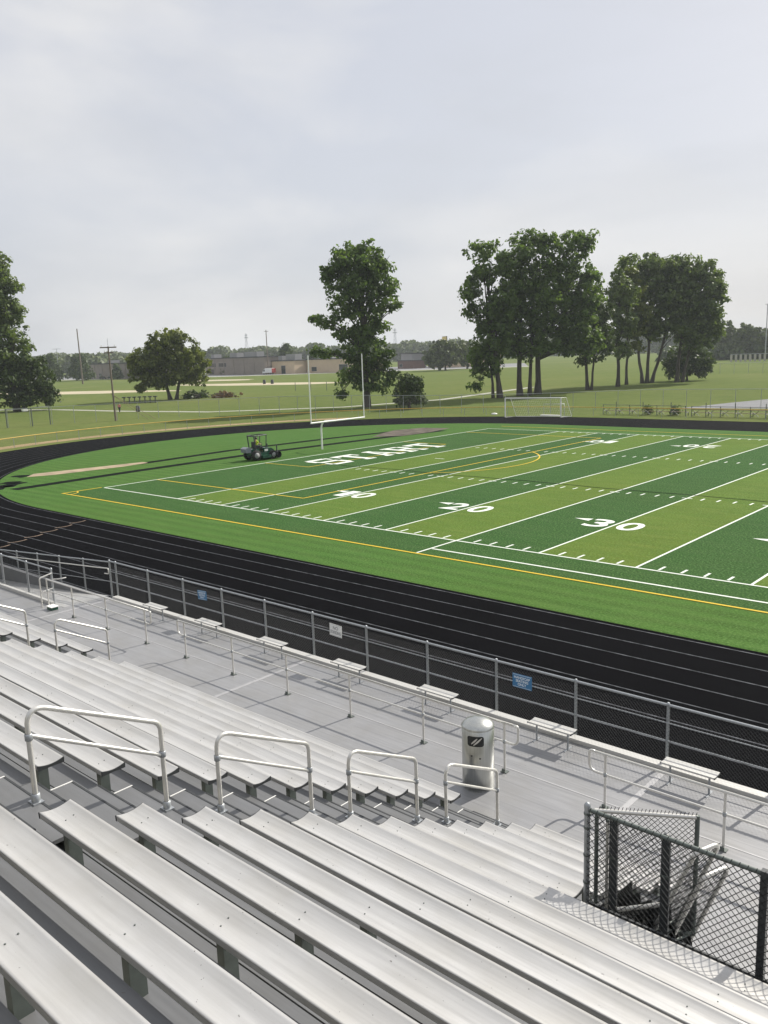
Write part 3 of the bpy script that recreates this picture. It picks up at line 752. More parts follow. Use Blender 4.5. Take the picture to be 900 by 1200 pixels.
# dark round topped boards standing between fence and gate
for i, (px, lb) in enumerate(((43.33, 'dark upright board with rounded top close to the gate hinge post'), (43.85, 'dark upright board with rounded top near the middle of the open gate'))):
    t = MB(); hw = .042; bz0, bz1 = BZ - .25, BZ + .965
    prof = [(-hw, bz0), (hw, bz0)] + [(hw * math.cos(a), bz1 + hw * math.sin(a)) for a in np.linspace(0, PI, 12)]
    n = len(prof); y0 = BY + .10 + i * .03
    t.add([(px + a, y0, zz) for a, zz in prof] + [(px + a, y0 + .03, zz) for a, zz in prof], [tuple(range(n)), tuple(range(n, 2 * n))[::-1]] + [(j, (j + 1) % n, (j + 1) % n + n, j + n) for j in range(n)])
    o = thing('guard_board', lb, 'board', (px, y0, bz0)); obj('board', t, M['dkpost'], o)
    obj('strap', MB().box(px - .046, px + .046, y0 - .004, y0 + .034, BZ + .55, BZ + .575), M['under'], o)
pp = thing('upright_pipe', 'pale thin upright pipe beside the first dark board', 'pipe', (43.26, BY + .1, BZ - .25))
obj('pipe', MB().tube([(43.262, BY + .11, BZ - .25), (43.262, BY + .11, BZ + .95)], .016, 10), M['pipe'], pp); obj('pipe_cap', MB().lathe((43.262, BY + .11, BZ + .95), [(.018, -.02), (.018, .004), (.001, .008)], 10), M['under'], pp)
# leaning folded railing frames inside the opening
def lean_frame(label, x0, y0, dx, dy, L, Wd, zb):
    """inverted U of pipe with mesh, leaning"""
    t = thing('leaning_railing', label, 'railing', (x0, y0, zb), 0, 'loose railing frames stacked in the opening')
    d = Vector((dx, dy, 1.15)).normalized(); s = Vector((.35, .94, 0)).normalized()
    P = lambda a, b: tuple(Vector((x0, y0, zb)) + d * a * L + s * b * Wd)
    obj('rail_frame', MB().tube(fillet([P(0, 0), P(1, 0), P(1, 1), P(0, 1)], .09), .023, 12), M['pipe'], t)
    obj('cross_bar', MB().tube([P(.12, 0), P(.12, 1)], .018, 10), M['under'], t)
    m_ = MB()
    nn = int(L / .07)
    for i in range(nn + int(Wd / .07)):
        for sg in (0, 1):
            a0, b0 = (i * .07, 0); a1, b1 = (i * .07 - Wd, Wd)
            if a0 > L: b0 = a0 - L; a0 = L
            if a1 < 0: b1 = Wd + a1; a1 = 0
            if b1 <= b0: continue
            A = (a0 / L, b0 / Wd); B = (a1 / L, b1 / Wd)
            if sg: A = (A[0], 1 - A[1]); B = (B[0], 1 - B[1])
            m_.tube([P(*A), P(*B)], .0035, 3, False)
    obj('chain_link', m_, M['black'], t)
    return t
lean_frame('loose pipe railing frame leaning in the opening, the taller left one', 43.62, BY + .30, .42, .22, 1.12, .34, 3.05)
lean_frame('loose pipe railing frame leaning in the opening, the shorter right one', 43.80, BY + .28, .40, .20, .95, .36, 3.02)
t = thing('mesh_roll', 'dark bundle of folded black mesh lying under the open gate', 'mesh bundle', (43.6, BY + .4, 2.95))
rm = MB(); r_ = random.Random(5)
zig = []
for i in range(15):
    zig.append((43.18 + i * .055, BY + .16 + (.16 if i % 2 else .0) + r_.uniform(-.02, .02), 3.28 + r_.uniform(-.07, .09)))
for (x0, y0, h0), (x1, y1, h1) in zip(zig, zig[1:]):
    rm.add([(x0, y0, 2.6), (x1, y1, 2.6), (x1, y1, h1), (x0, y0, h0), (x0, y0 + .02, 2.6), (x1, y1 + .02, 2.6), (x1, y1 + .02, h1), (x0, y0 + .02, h0)], [(0, 1, 2, 3), (7, 6, 5, 4), (3, 2, 6, 7), (0, 4, 5, 1), (0, 3, 7, 4), (1, 5, 6, 2)])
    rm.add([(x0, y0 + .3, 2.6), (x1, y1 + .5, 2.6), (x1, y1 + .42, h1 - .03), (x0, y0 + .32, h0 - .06)], [(0, 1, 2, 3)])
obj('folded_mesh', rm, M['dkmesh'], t)
obj('pole', MB().tube([(43.38, BY + .12, 3.40), (43.78, BY + .34, 3.52)], .022, 10), M['pipe'], t)
# sides of the opening
mb = MB(); mb.box(43.02, 43.06, -24.72, -21.9, DK, 1.86)
for k in range(1, 6): mb.box(43.022, 43.058, Sy(k) - .30, Sy(k) + .318, 1.865, Sz(k) - TD - .034)
mb.box(43.06, 52.5, -24.90, -24.86, DK, 3.36)
op = struct('opening_wall', mb, M['tread'])

# ------------------------------------------------------------------ trees
def leaf_cloud(cents, rads, per, size, seed, outward=None, flat=.5):
    """leaf quads gathered in clumps: cents Nx3, rads N -> verts, faces"""
    rg = np.random.default_rng(seed); n = len(cents)
    c = np.repeat(cents, per, 0); r = np.repeat(rads, per)
    off = rg.normal(size=(len(c), 3)); off /= np.linalg.norm(off, axis=1)[:, None]; off *= (rg.random(len(c)) ** .45 * r)[:, None]
    off[:, 2] *= .8; p = c + off
    nrm = rg.normal(size=p.shape) * .62 + off / r[:, None] * 1.25 + np.array([0, 0, .45]); nrm /= np.linalg.norm(nrm, axis=1)[:, None]
    a = np.cross(nrm, rg.normal(size=p.shape)); a /= np.linalg.norm(a, axis=1)[:, None]; b = np.cross(nrm, a)
    s = size * rg.uniform(.6, 1.25, len(p)); a *= s[:, None]; b *= (s * .62)[:, None]
    fold = nrm * (s * .22)[:, None]
    v = np.stack([p - a, p - b * 1. + fold, p + a, p + b + fold], 1).reshape(-1, 3)
    return v
def np_obj(name, v, m, parent, nper=4, loc=None):
    me = bpy.data.meshes.new(name); n = len(v); k = n // nper
    me.vertices.add(n); me.vertices.foreach_set('co', v.astype(np.float32).ravel())
    me.loops.add(n); me.loops.foreach_set('vertex_index', np.arange(n, dtype=np.int32))
    me.polygons.add(k); me.polygons.foreach_set('loop_start', np.arange(0, n, nper, dtype=np.int32))
    try: me.polygons.foreach_set('loop_total', np.full(k, nper, dtype=np.int32))
    except Exception: pass
    me.update(calc_edges=True); me.materials.append(m)
    o = bpy.data.objects.new(name, me); COL.objects.link(o)
    if parent: o.parent = parent
    return o
def tree(name, label, cat, base, blobs, ppm, trunk, leafm, seed, group=None, leaf=.42, dens=1.0, limbs=True, trunks=((0, 0, 1.0),), barkm='bark', gap=.0):
    """blobs: (right, up, r_right, r_up[, depth offset]) in units of ppm metres, right = seen from the stands; trunk = (height, radius) in m"""
    bx_, by_ = base; d = Vector((bx_ - CAM.x, by_ - CAM.y, 0)).normalized(); rot = math.atan2(-d.x, d.y)   # local +Y points away from the stands
    t = thing(name, label, cat, (bx_, by_, -.03), rot, group)
    rg = np.random.default_rng(seed); cents = []; rads = []; anchors = []
    for bi, B in enumerate(blobs):
        x, zz, rx, rz = [q * ppm for q in B[:4]]; rx *= 1.06; ry = .85 * rx + .15 * rz; yo = (B[4] * ppm if len(B) > 4 else rg.normal() * .12 * rx)
        cr_ = 1.05 if leaf > .4 else .6
        rx = max(rx * 1.08 - .3 * cr_, .7 * rx); rz = max(rz - .7 * cr_, .65 * rz); ry = max(ry - .3 * cr_, .7 * ry)
        nc = int(dens * 4.7 * rx * rz / cr_ ** 2 * .8) + 6
        q = rg.normal(size=(nc, 3)); q /= np.linalg.norm(q, axis=1)[:, None]
        lump = .93 + .24 * np.sin(4.3 * q[:, 0] + 1.7 * bi) * np.cos(3.7 * q[:, 2] + bi) + .12 * np.sin(7.1 * q[:, 1] + 5.3 * q[:, 2] + 2.1 * bi)
        q *= (np.minimum(lump, 1.04) * rg.random(nc) ** .42)[:, None]
        C_ = q * np.array([rx, ry, rz]) + np.array([x, yo, zz])
        cents.append(C_); rads.append(cr_ * rg.uniform(.6, 1.25, nc)); anchors.append((x, yo, zz, rx, rz))
    cents = np.concatenate(cents); rads = np.concatenate(rads)
    if gap:
        keep = rg.random(len(cents)) > gap; cents, rads = cents[keep], rads[keep]
    per = 22
    v = leaf_cloud(cents, rads, per, leaf * .78, seed + 1)
    v[:, 2] = np.maximum(v[:, 2], .05)
    np_obj('crown', v, leafm, t)
    mb = MB(); th, tr = trunk; r_ = random.Random(seed)
    for (tx, tlean, sc_) in trunks:
        R = tr * sc_; top = Vector((tx * ppm + tlean * ppm, 0, th)); b0 = Vector((tx * ppm, 0, 0))
        pts = []; rr = []
        for i in range(9):
            f = i / 8; p = b0.lerp(top, f) + Vector((r_.uniform(-1, 1), r_.uniform(-1, 1), 0)) * .05 * th / 8 * (0 if i == 0 else 1)
            pts.append(p); rr.append(R * (1.45 if i == 0 else 1.0 - .62 * f))
        mb.tube(pts, rr, 10)
        if limbs:
            mine = anchors if len(trunks) == 1 else [a for a in anchors if min(range(len(trunks)), key=lambda j: abs((trunks[j][0] + trunks[j][1]) * ppm - a[0])) == trunks.index((tx, tlean, sc_))]
            for (x, yo, zz, rx, rz) in mine:
                for q in range(3):
                    e = Vector((x + r_.uniform(-.6, .6) * rx, yo + r_.uniform(-.5, .5) * rx, zz + r_.uniform(-.2, .6) * rz))
                    f = min(.95, max(.3, (e.z - .35 * math.hypot(e.x - b0.x, e.y)) / th * .75)); s0 = b0.lerp(top, f); m_ = s0.lerp(e, .5) + Vector((0, 0, .08 * (e - s0).length))
                    rl = R * .36 * (1 - .5 * f); mb.tube([s0, s0.lerp(m_, .5) + Vector((0, 0, .03 * rx)), m_, e], [rl, rl * .8, rl * .6, rl * .2], 7)
    obj('trunk', mb, M[barkm], t, local=True)
    return t
TG = 'trees on the grass beyond the far side of the track'
tree('broadleaf_tree', 'tall slender green tree standing alone behind the goal post', 'tree', (-52.1, 74.4),
     [(-8, 148, 34, 42), (-34, 150, 16, 24), (20, 162, 20, 22), (2, 172, 22, 22), (-14, 170, 18, 20), (30, 130, 15, 20), (36, 112, 10, 9), (14, 120, 22, 22), (-54, 102, 9, 5), (-40, 96, 13, 9), (-22, 108, 20, 18), (-4, 88, 26, 15), (-4, 62, 30, 18), (-2, 76, 26, 14), (-6, 48, 28, 16), (0, 102, 24, 16), (-16, 130, 24, 18), (12, 144, 26, 22), (-18, 84, 20, 14), (14, 90, 20, 14), (12, 46, 20, 16), (-44, 62, 14, 6), (-58, 66, 7, 4), (22, 60, 15, 9), (-8, 34, 28, 20), (14, 26, 18, 14), (-30, 16, 9, 6), (30, 36, 9, 7)],
     .147, (22, .55), M['leaf'], 11, TG, .46, .92)
tree('shrub', 'dark rounded bush on the grass right of the tall lone tree', 'shrub', (-41.4, 73.0), [(0, 20, 17, 18), (-4, 32, 12, 12), (8, 30, 11, 12), (10, 12, 11, 11), (-10, 10, 10, 10)], .139, (3.5, .2), M['leafd'], 12, TG, .33, 1.2)
tree('broadleaf_tree', 'mid sized round tree with low forked trunk left of the mower', 'tree', (-122.5, 83.6),
     [(-4, 45, 32, 28), (-22, 46, 24, 22), (18, 44, 24, 26), (-6, 66, 18, 16), (10, 66, 16, 16), (-28, 28, 20, 14), (24, 26, 20, 14), (-40, 42, 10, 12), (36, 40, 8, 10), (-12, 18, 16, 8), (-36, 14, 8, 6), (4, 26, 26, 14), (-18, 24, 18, 12)], .207, (11, .42), M['leafy'], 13, TG, .55, 1.0, True, ((-3, -10, 1), (4, 12, .9)))
# big left tree group: four crowns
tree('broadleaf_tree', 'leftmost tree of the big dark group with an outlying crown at its left', 'tree', (-43.2, 101.8),
     [(-18, 164, 20, 18), (-32, 120, 16, 22), (-22, 140, 18, 18), (-14, 100, 18, 20), (-34, 100, 9, 10), (-16, 58, 22, 18), (-22, 30, 16, 14), (-8, 40, 14, 14), (-28, 14, 9, 8), (-20, 80, 16, 18), (4, 118, 22, 24), (0, 146, 18, 16), (2, 88, 20, 20), (-8, 62, 20, 20), (-6, 84, 18, 20), (-26, 44, 18, 18)], .163, (22, .48), M['leaf'], 21, TG, .5, .85, True, ((-1, -14, 1), (-9, -8, .5)))
tree('broadleaf_tree', 'tallest middle tree of the big dark group', 'tree', (-43.0, 108.0),
     [(8, 150, 34, 28), (-8, 148, 20, 24), (14, 172, 22, 14), (32, 165, 18, 16), (0, 110, 28, 28), (26, 112, 26, 28), (-4, 70, 24, 20), (18, 76, 22, 20), (2, 50, 22, 16), (-14, 56, 18, 18), (24, 56, 20, 16), (4, 128, 30, 22), (-18, 100, 20, 24), (-22, 78, 18, 18), (12, 92, 26, 18), (36, 140, 16, 20)], .168, (24, .5), M['leaf'], 22, TG, .5, .9, True, ((0, 0, 1), (11, 4, .7)))
tree('broadleaf_tree', 'right hand tree of the big dark group with drooping lower boughs', 'tree', (-42.0, 112.8),
     [(42, 155, 22, 26), (50, 165, 14, 16), (24, 130, 24, 24), (44, 110, 24, 30), (60, 100, 13, 20), (26, 80, 24, 22), (50, 66, 22, 20), (38, 50, 18, 14), (58, 50, 14, 14), (30, 58, 22, 18), (44, 86, 24, 20), (20, 104, 20, 24), (54, 128, 16, 22), (34, 64, 24, 16)], .172, (22, .58), M['leaf'], 23, TG, .5, .9)
tree('broadleaf_tree', 'smaller tree bridging the gap between the two tree groups', 'tree', (-39.3, 128.2),
     [(2, 60, 20, 22), (-8, 84, 14, 22), (10, 84, 14, 22), (4, 104, 12, 16), (-14, 48, 10, 10), (16, 46, 12, 12), (0, 36, 18, 12), (2, 48, 20, 14), (4, 84, 20, 26), (12, 62, 18, 22)], .184, (14, .36), M['leafd'], 24, TG, .5, .85, True, ((-1, -4, 1), (3, 6, .7)))
tree('broadleaf_tree', 'thin upright tree at the left edge of the right hand tree group', 'tree', (-39.6, 141.9),
     [(0, 110, 16, 24), (-4, 84, 16, 20), (6, 134, 11, 11), (8, 64, 14, 16), (-6, 56, 12, 14), (2, 40, 16, 12), (2, 72, 20, 20), (4, 98, 18, 20)], .196, (18, .4), M['leafg'], 25, TG, .52, .8)
tree('broadleaf_tree', 'slender yellowish tree inside the right hand tree group', 'tree', (-41.5, 150.0),
     [(4, 96, 18, 20), (12, 78, 16, 16), (-2, 118, 14, 16), (6, 60, 14, 16), (10, 42, 10, 10)], .203, (16, .32), M['leafy'], 26, TG, .52, .8)
tree('broadleaf_tree', 'broad tree with many stems in the middle of the right hand group', 'tree', (-40.6, 157.2),
     [(14, 122, 30, 22), (0, 124, 20, 18), (34, 120, 22, 20), (12, 92, 28, 22), (36, 88, 22, 22), (-4, 72, 18, 18), (8, 58, 18, 14), (30, 60, 20, 16), (16, 74, 30, 20), (-12, 92, 18, 22), (4, 108, 26, 20), (24, 100, 24, 24), (0, 54, 22, 14)], .211, (19, .42), M['leafg'], 27, TG, .55, .85, True, ((-2, -12, .9), (3, 2, 1), (8, 22, .9)))
tree('broadleaf_tree', 'outer tree at the right end of the right hand group', 'tree', (-33.0, 162.0),
     [(-4, 112, 26, 22), (12, 112, 22, 20), (26, 104, 14, 18), (0, 82, 28, 22), (24, 80, 18, 22), (26, 56, 14, 18), (6, 54, 20, 14), (32, 90, 10, 12), (18, 42, 16, 14), (4, 44, 16, 14), (14, 70, 28, 20), (10, 96, 30, 22), (20, 64, 24, 18), (-6, 60, 20, 18)], .214, (18, .42), M['leafg'], 28, TG, .55, .8, True, ((-8, 6, 1), (-2, 14, .8)))
tree('shrub', 'big dark round bush under the right hand tree group', 'shrub', (-35.5, 169.5), [(-4, 20, 22, 20), (10, 18, 18, 18), (-12, 14, 14, 14), (2, 32, 16, 12), (18, 10, 10, 10)], .220, (5, .25), M['leafd'], 29, TG, .5, 1.2)
# far left
tree('broadleaf_tree', 'tall tree cut off by the left edge of the picture', 'tree', (-121.2, 45.9),
     [(-16, 140, 22, 24), (-4, 150, 14, 18), (-20, 165, 16, 12), (0, 112, 16, 11), (-20, 105, 24, 20), (-14, 80, 22, 16), (-30, 120, 20, 30), (-22, 60, 24, 22), (-6, 120, 16, 16), (-8, 92, 20, 14), (-10, 135, 18, 18), (2, 90, 17, 22), (4, 132, 14, 18), (4, 66, 20, 20), (0, 110, 20, 16)], .187, (24, .55), M['leafg'], 31, TG, .5, .95)
tree('shrub', 'dense dark bushy tree spreading at the foot of the tall left tree', 'shrub', (-120.0, 47.0), [(-8, 44, 24, 22), (10, 34, 18, 26), (-24, 30, 26, 28), (22, 26, 14, 20), (28, 14, 10, 14), (-4, 16, 24, 16), (14, 52, 10, 10)], .187, (6, .3), M['leafd'], 32, TG, .5, 1.1)
# trees in front of the factories
def conifer(x, y, h, rw, label, seed):
    d = Vector((x - CAM.x, y - CAM.y, 0)).normalized(); t = thing('pine_tree', label, 'tree', (x, y, -.03), 0, 'small evergreens before the far buildings')
    rg = np.random.default_rng(seed); n = 130; zz = rg.random(n) ** 1.3; rad = rw * (1 - zz * .85) * rg.random(n) ** .4; a = rg.random(n) * 6.28
    c = np.stack([rad * np.cos(a), rad * np.sin(a), .12 * h + zz * h * .86], 1)
    np_obj('crown', leaf_cloud(c, np.full(n, rw * .3), 14, .7, seed + 5), M['leafd'], t)
    obj('trunk', MB().tube([(0, 0, 0), (0, 0, h * .9)], [.25, .05], 8), M['bark'], t, local=True); return t
CG = [(-392.4, 192.3, 14, 6.2, 'leftmost of the dark evergreens below the left treeline'), (-386, 203.0, 13, 5.5, 'middle dark evergreen below the left treeline'), (-377, 201.9, 13.5, 6, 'dark evergreen next to the tall leaning pole'),
      (-340.4, 269.5, 9.5, 4.5, 'dark evergreen against the brown factory wall'), (-305.0, 282, 15.5, 6.2, 'tallest evergreen right of the tan wall'), (-297, 284, 9.5, 4.2, 'small evergreen right of the tallest one'), (-289, 288, 11.5, 4.4, 'evergreen at the right end of the tan wall'),
      (-364, 214, 8, 3.2, 'tiny evergreen in front of the long brown wall')]
for i, (x, y, h, rw, lb) in enumerate(CG): conifer(x, y, h, rw, lb, 100 + i)
BGT = [(-199.5, 287.5, [(-4, 16, 20, 16), (8, 20, 16, 14), (-12, 12, 12, 10), (0, 28, 14, 8)], 'round dark tree behind the field, left of the big group', 41), (-204, 311, [(0, 18, 14, 17), (8, 14, 12, 12), (-6, 14, 10, 10)], 'round dark tree half hidden by the big group', 42),
       (-108, 398, [(0, 24, 13, 22), (6, 14, 12, 12)], 'hazy tall tree at the right edge of the right hand group', 43), (-101, 398, [(-2, 24, 14, 18), (5, 32, 9, 9), (-6, 12, 12, 10)], 'hazy tree with a pale gap in its crown, left of the light pole', 44), (-93, 401, [(0, 22, 13, 16), (4, 12, 14, 10)], 'hazy tree beside the far right light pole', 45), (-86, 402, [(0, 24, 13, 18), (-4, 10, 14, 10)], 'hazy tree cut off by the right edge of the picture', 46)]
for x, y, bl, lb, sd_ in BGT: tree('broadleaf_tree', lb, 'tree', (x, y), bl, .42, (9, .4), M['leaff'], sd_, 'trees in the distance', 1.0, .9)
# far wood along the horizon, one mass
def wood(name, segs, m, seed, leaf, label):
    rg = np.random.default_rng(seed); C_ = []
    for (x0, y0, x1, y1, h0, h1, n, depth) in segs:
        t_ = rg.random(n); d = np.array([x1 - x0, y1 - y0], float); d /= np.linalg.norm(d); nn = np.array([-d[1], d[0]])
        base = np.stack([x0 + (x1 - x0) * t_, y0 + (y1 - y0) * t_], 1) + nn * (rg.random((n, 1)) - .5) * depth
        cell = np.floor(t_ * np.hypot(x1 - x0, y1 - y0) / 14); hh = h0 + (h1 - h0) * (.5 + .5 * np.sin(cell * 12.9898) * np.cos(cell * 4.1)) * .9
        zz = hh * rg.random(n) ** .6
        C_.append(np.column_stack([base, zz]))
    C_ = np.concatenate(C_); v = leaf_cloud(C_, np.full(len(C_), 3.2), 10, leaf, seed + 1); v[:, 2] = np.maximum(v[:, 2], 0)
    o = np_obj(name, v, m, None); o['kind'] = 'stuff'; return tag(o, label, 'woodland')
wood('far_wood', [(-900, 250, -700, 480, 14, 19, 2600, 60), (-700, 480, -420, 760, 14, 20, 3000, 70), (-420, 760, -120, 860, 15, 21, 2600, 70), (-120, 640, 160, 720, 14, 22, 2200, 60), (-820, 160, -560, 330, 10, 15, 1500, 40)], M['leaff'], 60, 2.6, 'hazy dark green wood along the whole horizon')
wood('far_hedge', [(-140, 395, -20, 415, 4, 7, 900, 14)], M['leafd'], 61, 1.4, 'dark hedge line behind the pale fence at far right')

# brush piles by the round tree
for i, (x, y, a, h, lb) in enumerate(((-120.5, 88.5, 5.0, 2.4, 'low brush heap close beside the round tree trunk'), (-114.7, 92.5, 3.6, 1.9, 'brown brush heap further right of the round tree'))):
    t = thing('brush_heap', lb, 'brush', (x, y, -.03)); rg = np.random.default_rng(70 + i)
    c = rg.normal(size=(60, 3)) * np.array([a * .35, a * .35, h * .3]); c[:, 2] = np.abs(c[:, 2])
    np_obj('leaves', leaf_cloud(c, np.full(60, .6), 9, .4, 75 + i), M['leafd'] if i == 0 else mat_leaf('dry leaf', (.13, .09, .05), .1), t)
    m_ = MB(); r_ = random.Random(i)
    for k in range(40): m_.tube([(0, 0, .15), Vector((r_.gauss(0, a * .2), r_.gauss(0, a * .2), h * .25)), Vector((r_.gauss(0, a * .5), r_.gauss(0, a * .5), abs(r_.gauss(h * .3, h * .25))))], .05, 5)
    obj('twigs', m_, M['ltbark'], t, local=True)

# ------------------------------------------------------------------ far fences, poles, field furniture
def fence_run(name, label, pts, h, spacing, capm, r=.03, mesh=.16, zb=0, midrail=False, group=None):
    t = thing(name, label, 'fence', (pts[0][0], pts[0][1], zb), 0, group)
    d = [0]
    for a, b in zip(pts, pts[1:]): d.append(d[-1] + math.hypot(b[0] - a[0], b[1] - a[1]))
    def at(s):
        for i in range(len(pts) - 1):
            if s <= d[i + 1] + 1e-6: f = (s - d[i]) / (d[i + 1] - d[i]); return (pts[i][0] + f * (pts[i + 1][0] - pts[i][0]), pts[i][1] + f * (pts[i + 1][1] - pts[i][1]))
        return pts[-1]
    n = min(95, int(d[-1] / spacing))
    for k in range(n + 1):
        x, y = at(k * d[-1] / n); obj('fence_post', MB().tube([(x, y, zb - .03), (x, y, zb + h)], r, 6), M['galv'], t)
    obj('top_rail', MB().tube([(x, y, zb + h) for x, y in pts], r * (1.5 if capm == 'yelcap' else .8), 8), M[capm], t)
    m_ = MB()
    for a, b in zip(pts, pts[1:]): chain(m_, a, b, zb + .03, zb + h, zb + .03, zb + h, mesh, .0028)
    obj('chain_link', m_, M['mesh'], t)
    return t
arcp = [(CX0 - 44.2 * math.cos(a), CY + 44.2 * math.sin(a)) for a in np.linspace(-1.0, PI / 2, 26)]
fence_run('track_fence', 'low chain link fence with yellow cap curving round the outside of the track', arcp + [(8, 69.2), (24, 69.9), (60, 70.2)], 1.12, 3.0, 'yelcap', .028, .2)
fence_run('field_fence', 'taller plain chain link fence behind the yellow capped one', [(-92, -18), (-80, 12), (-77.5, 30), (-72, 44), (-57, 60.5), (-44, 65), (-31, 66.2), (-18, 72), (-5.6, 83.6), (16, 86.5), (44, 90)], 2.6, 3.2, 'galv', .035, .25)
fence_run('far_field_fence', 'distant chain link fence across the field right of the dark round bush', [(-47, 211), (-31, 214.4), (0, 222)], 2.9, 3.6, 'galv', .05, .4)
t = thing('chain_link_gate', 'gate of heavy posts in the field fence at far left', 'gate', (-77.5, 24.5, 0))
for x, y in ((-78.2, 24.3), (-76.6, 27.4), (-77.4, 30.6)): obj('gate_post', MB().tube([(x, y, -.03), (x, y, 2.75)], .085, 8), M['under'], t)
obj('top_rail', MB().tube([(-78.2, 24.3, 2.7), (-76.6, 27.4, 2.7), (-77.4, 30.6, 2.75)], .05, 8), M['under'], t)
obj('notice', MB().box(-77.0, -76.5, 26.2, 26.9, 2.3, 2.6), M['signwhite'], t)
# pale slat fence far right
t = thing('pale_panel_fence', 'row of pale upright panels at the far right edge of the field', 'fence', (-84, 353, 0))
for k in range(9): x = -91 + k * 1.9; y = 351.7 + k * .38; obj('panel', MB().box(x, x + .95, y, y + .15, -.03, 3.0), M['riser'], t)
obj('rail', MB().tube([(-91, 352.0, 3.2), (-72, 355.8, 3.2)], .08, 6), M['galv'], t)

# goal post
t = thing('goal_post', 'white football goal post with gooseneck behind the end zone', 'goal post', (-12.2, 25.0, 0))
zc = 2.86; xc = -9.9
obj('gooseneck', MB().tube(fillet([(-12.2, 25.05, 0), (-12.2, 25.05, 2.72), (xc, 24.75, zc)], 1.0, 10), .085, 14), M['white'], t)
obj('crossbar', MB().tube([(xc, 21.55, zc - .0), (xc, 28.75, zc)], .075, 12), M['white'], t)
for y in (21.6, 28.7): obj('upright', MB().tube([(xc, y, zc), (xc, y, 8.98)], .05, 10), M['white'], t)
# soccer goal
t = thing('soccer_goal', 'white soccer goal with net on the far side of the track', 'soccer goal', (-13, 64.3, 0))
ga, gb = Vector((-16.5, 63.2, 0)), Vector((-9.4, 65.4, 0)); dv = Vector((.30, .95, 0)) * 1.0; up_ = Vector((0, 0, 2.5))
for q in (ga, gb):
    obj('goal_post', MB().tube([q, q + up_], .085, 8), M['white'], t)
    obj('side_frame', MB().tube([q + up_, q + up_ + dv * .9, q + dv * 1.9, q], .035, 8), M['white'], t)
obj('crossbar', MB().tube([ga + up_, gb + up_], .07, 8), M['white'], t)
obj('back_bar', MB().tube([ga + dv * 1.9, gb + dv * 1.9], .035, 6), M['white'], t)
n_ = MB()
for i in range(31): p = ga.lerp(gb, i / 30); n_.tube([p + up_, p + up_ + dv * .9, p + dv * 1.9], .005, 3, False)
for j in range(11):
    f = j / 10; o_ = (up_ + dv * .9).lerp(dv * 1.9, f); n_.tube([ga + o_, gb + o_], .005, 3, False)
obj('net', n_, M['net'], t)
t = thing('practice_goal', 'small empty frame standing inside the soccer goal view', 'goal frame', (-11.6, 68.0, 0))
obj('frame', MB().tube([(-13.2, 67.5, 0), (-13.2, 67.5, 1.5), (-10.6, 68.4, 1.5), (-10.6, 68.4, 0)], .04, 6), M['galv'], t); obj('base', MB().box(-13.4, -10.5, 66.9, 67.4, 0, .12), M['white'], t)
t = tag(obj('sandbag', MB().lathe((-21, 67.2, 0), [(.42, 0), (.4, .12), (.2, .18), (.001, .2)], 14), M['white']), 'flat white bundle on the grass behind the track', 'bag')

# visitor side low stands
def low_stand(x0, x1, y, label):
    t = thing('low_bleacher', label, 'bleacher', ((x0 + x1) / 2, y, 0))
    n = int((x1 - x0) / 1.75)
    obj('seat_plank', MB().box(x0, x1, y - .15, y + .15, .86, .92), M['plank'], t); obj('foot_plank', MB().box(x0, x1, y + .45, y + .75, .45, .50), M['plank'], t)
    obj('rail', MB().tube([(x0, y - .2, 1.25), (x1, y - .2, 1.25)], .03, 6), M['under'], t)
    for k in range(n + 1):
        x = x0 + (x1 - x0) * k / n; hh = 1.7 if k % 2 else 1.3
        f = obj('support_frame', MB().tube([(x, y - .22, 0), (x, y - .22, hh)], .05, 6).tube([(x, y - .24, .43), (x, y + .7, .43), (x, y + .7, 0)], .04, 6), M['under'], t)
        if k < n: obj('brace', MB().tube([(x, y, .1), (x + .9, y, .8)], .03, 5).tube([(x + .9, y, .1), (x, y, .8)], .03, 5), M['under'], f)
    return t
low_stand(5.5, 16.0, 71.3, 'low bleacher on braced frames at the right edge beyond the track')
low_stand(-6.5, 4.6, 71.6, 'low plank seat stand beyond the track, between the soccer goal and the braced one')
for i, (x, y, lb) in enumerate(((-1.0, 73.0, 'small weedy bush behind the low stand, left one'), (2.4, 73.2, 'small weedy bush behind the low stand, right one'))):
    tree('shrub', lb, 'shrub', (x, y), [(0, 7, 4, 6), (2, 4, 4, 4)], .113, (1, .05), M['leafg'], 300 + i, 'weeds by the low stands', .22, .8)

# utility poles
def upole(name, label, x, y, h, r, arms=(), lean=(0, 0), m='wood'):
    t = thing(name, label, 'pole', (x, y, -.03)); top = Vector((x + lean[0], y + lean[1], h))
    obj('pole', MB().tube([(x, y, -.03), top], [r, r * .65], 8), M[m], t)
    for dz, hw in arms:
        c = top + Vector((0, 0, -dz)); a = obj('crossarm', MB().obox(c, Vector((.67, .74, 0)) * hw, Vector((-.74, .67, 0)) * .06, (0, 0, .09)), M[m], t)
        obj('insulators', MB().tube([c + Vector((.67, .74, 0)) * hw * .8, c + Vector((.67, .74, 0)) * hw * .8 + Vector((0, 0, .35))], .06, 6).tube([c - Vector((.67, .74, 0)) * hw * .8, c - Vector((.67, .74, 0)) * hw * .8 + Vector((0, 0, .35))], .06, 6), M['signwhite'], a)
    return t
p = upole('utility_pole', 'wooden utility pole with crossarms leaning slightly, left of the round tree', -72.7, 38.9, 11.4, .17, ((.15, 1.25), (.95, .7)), (-.12, -.10))
obj('pole_pin', MB().tube([(-72.82, 38.8, 11.4), (-72.82, 38.8, 12.6)], .03, 5), M['galv'], p)
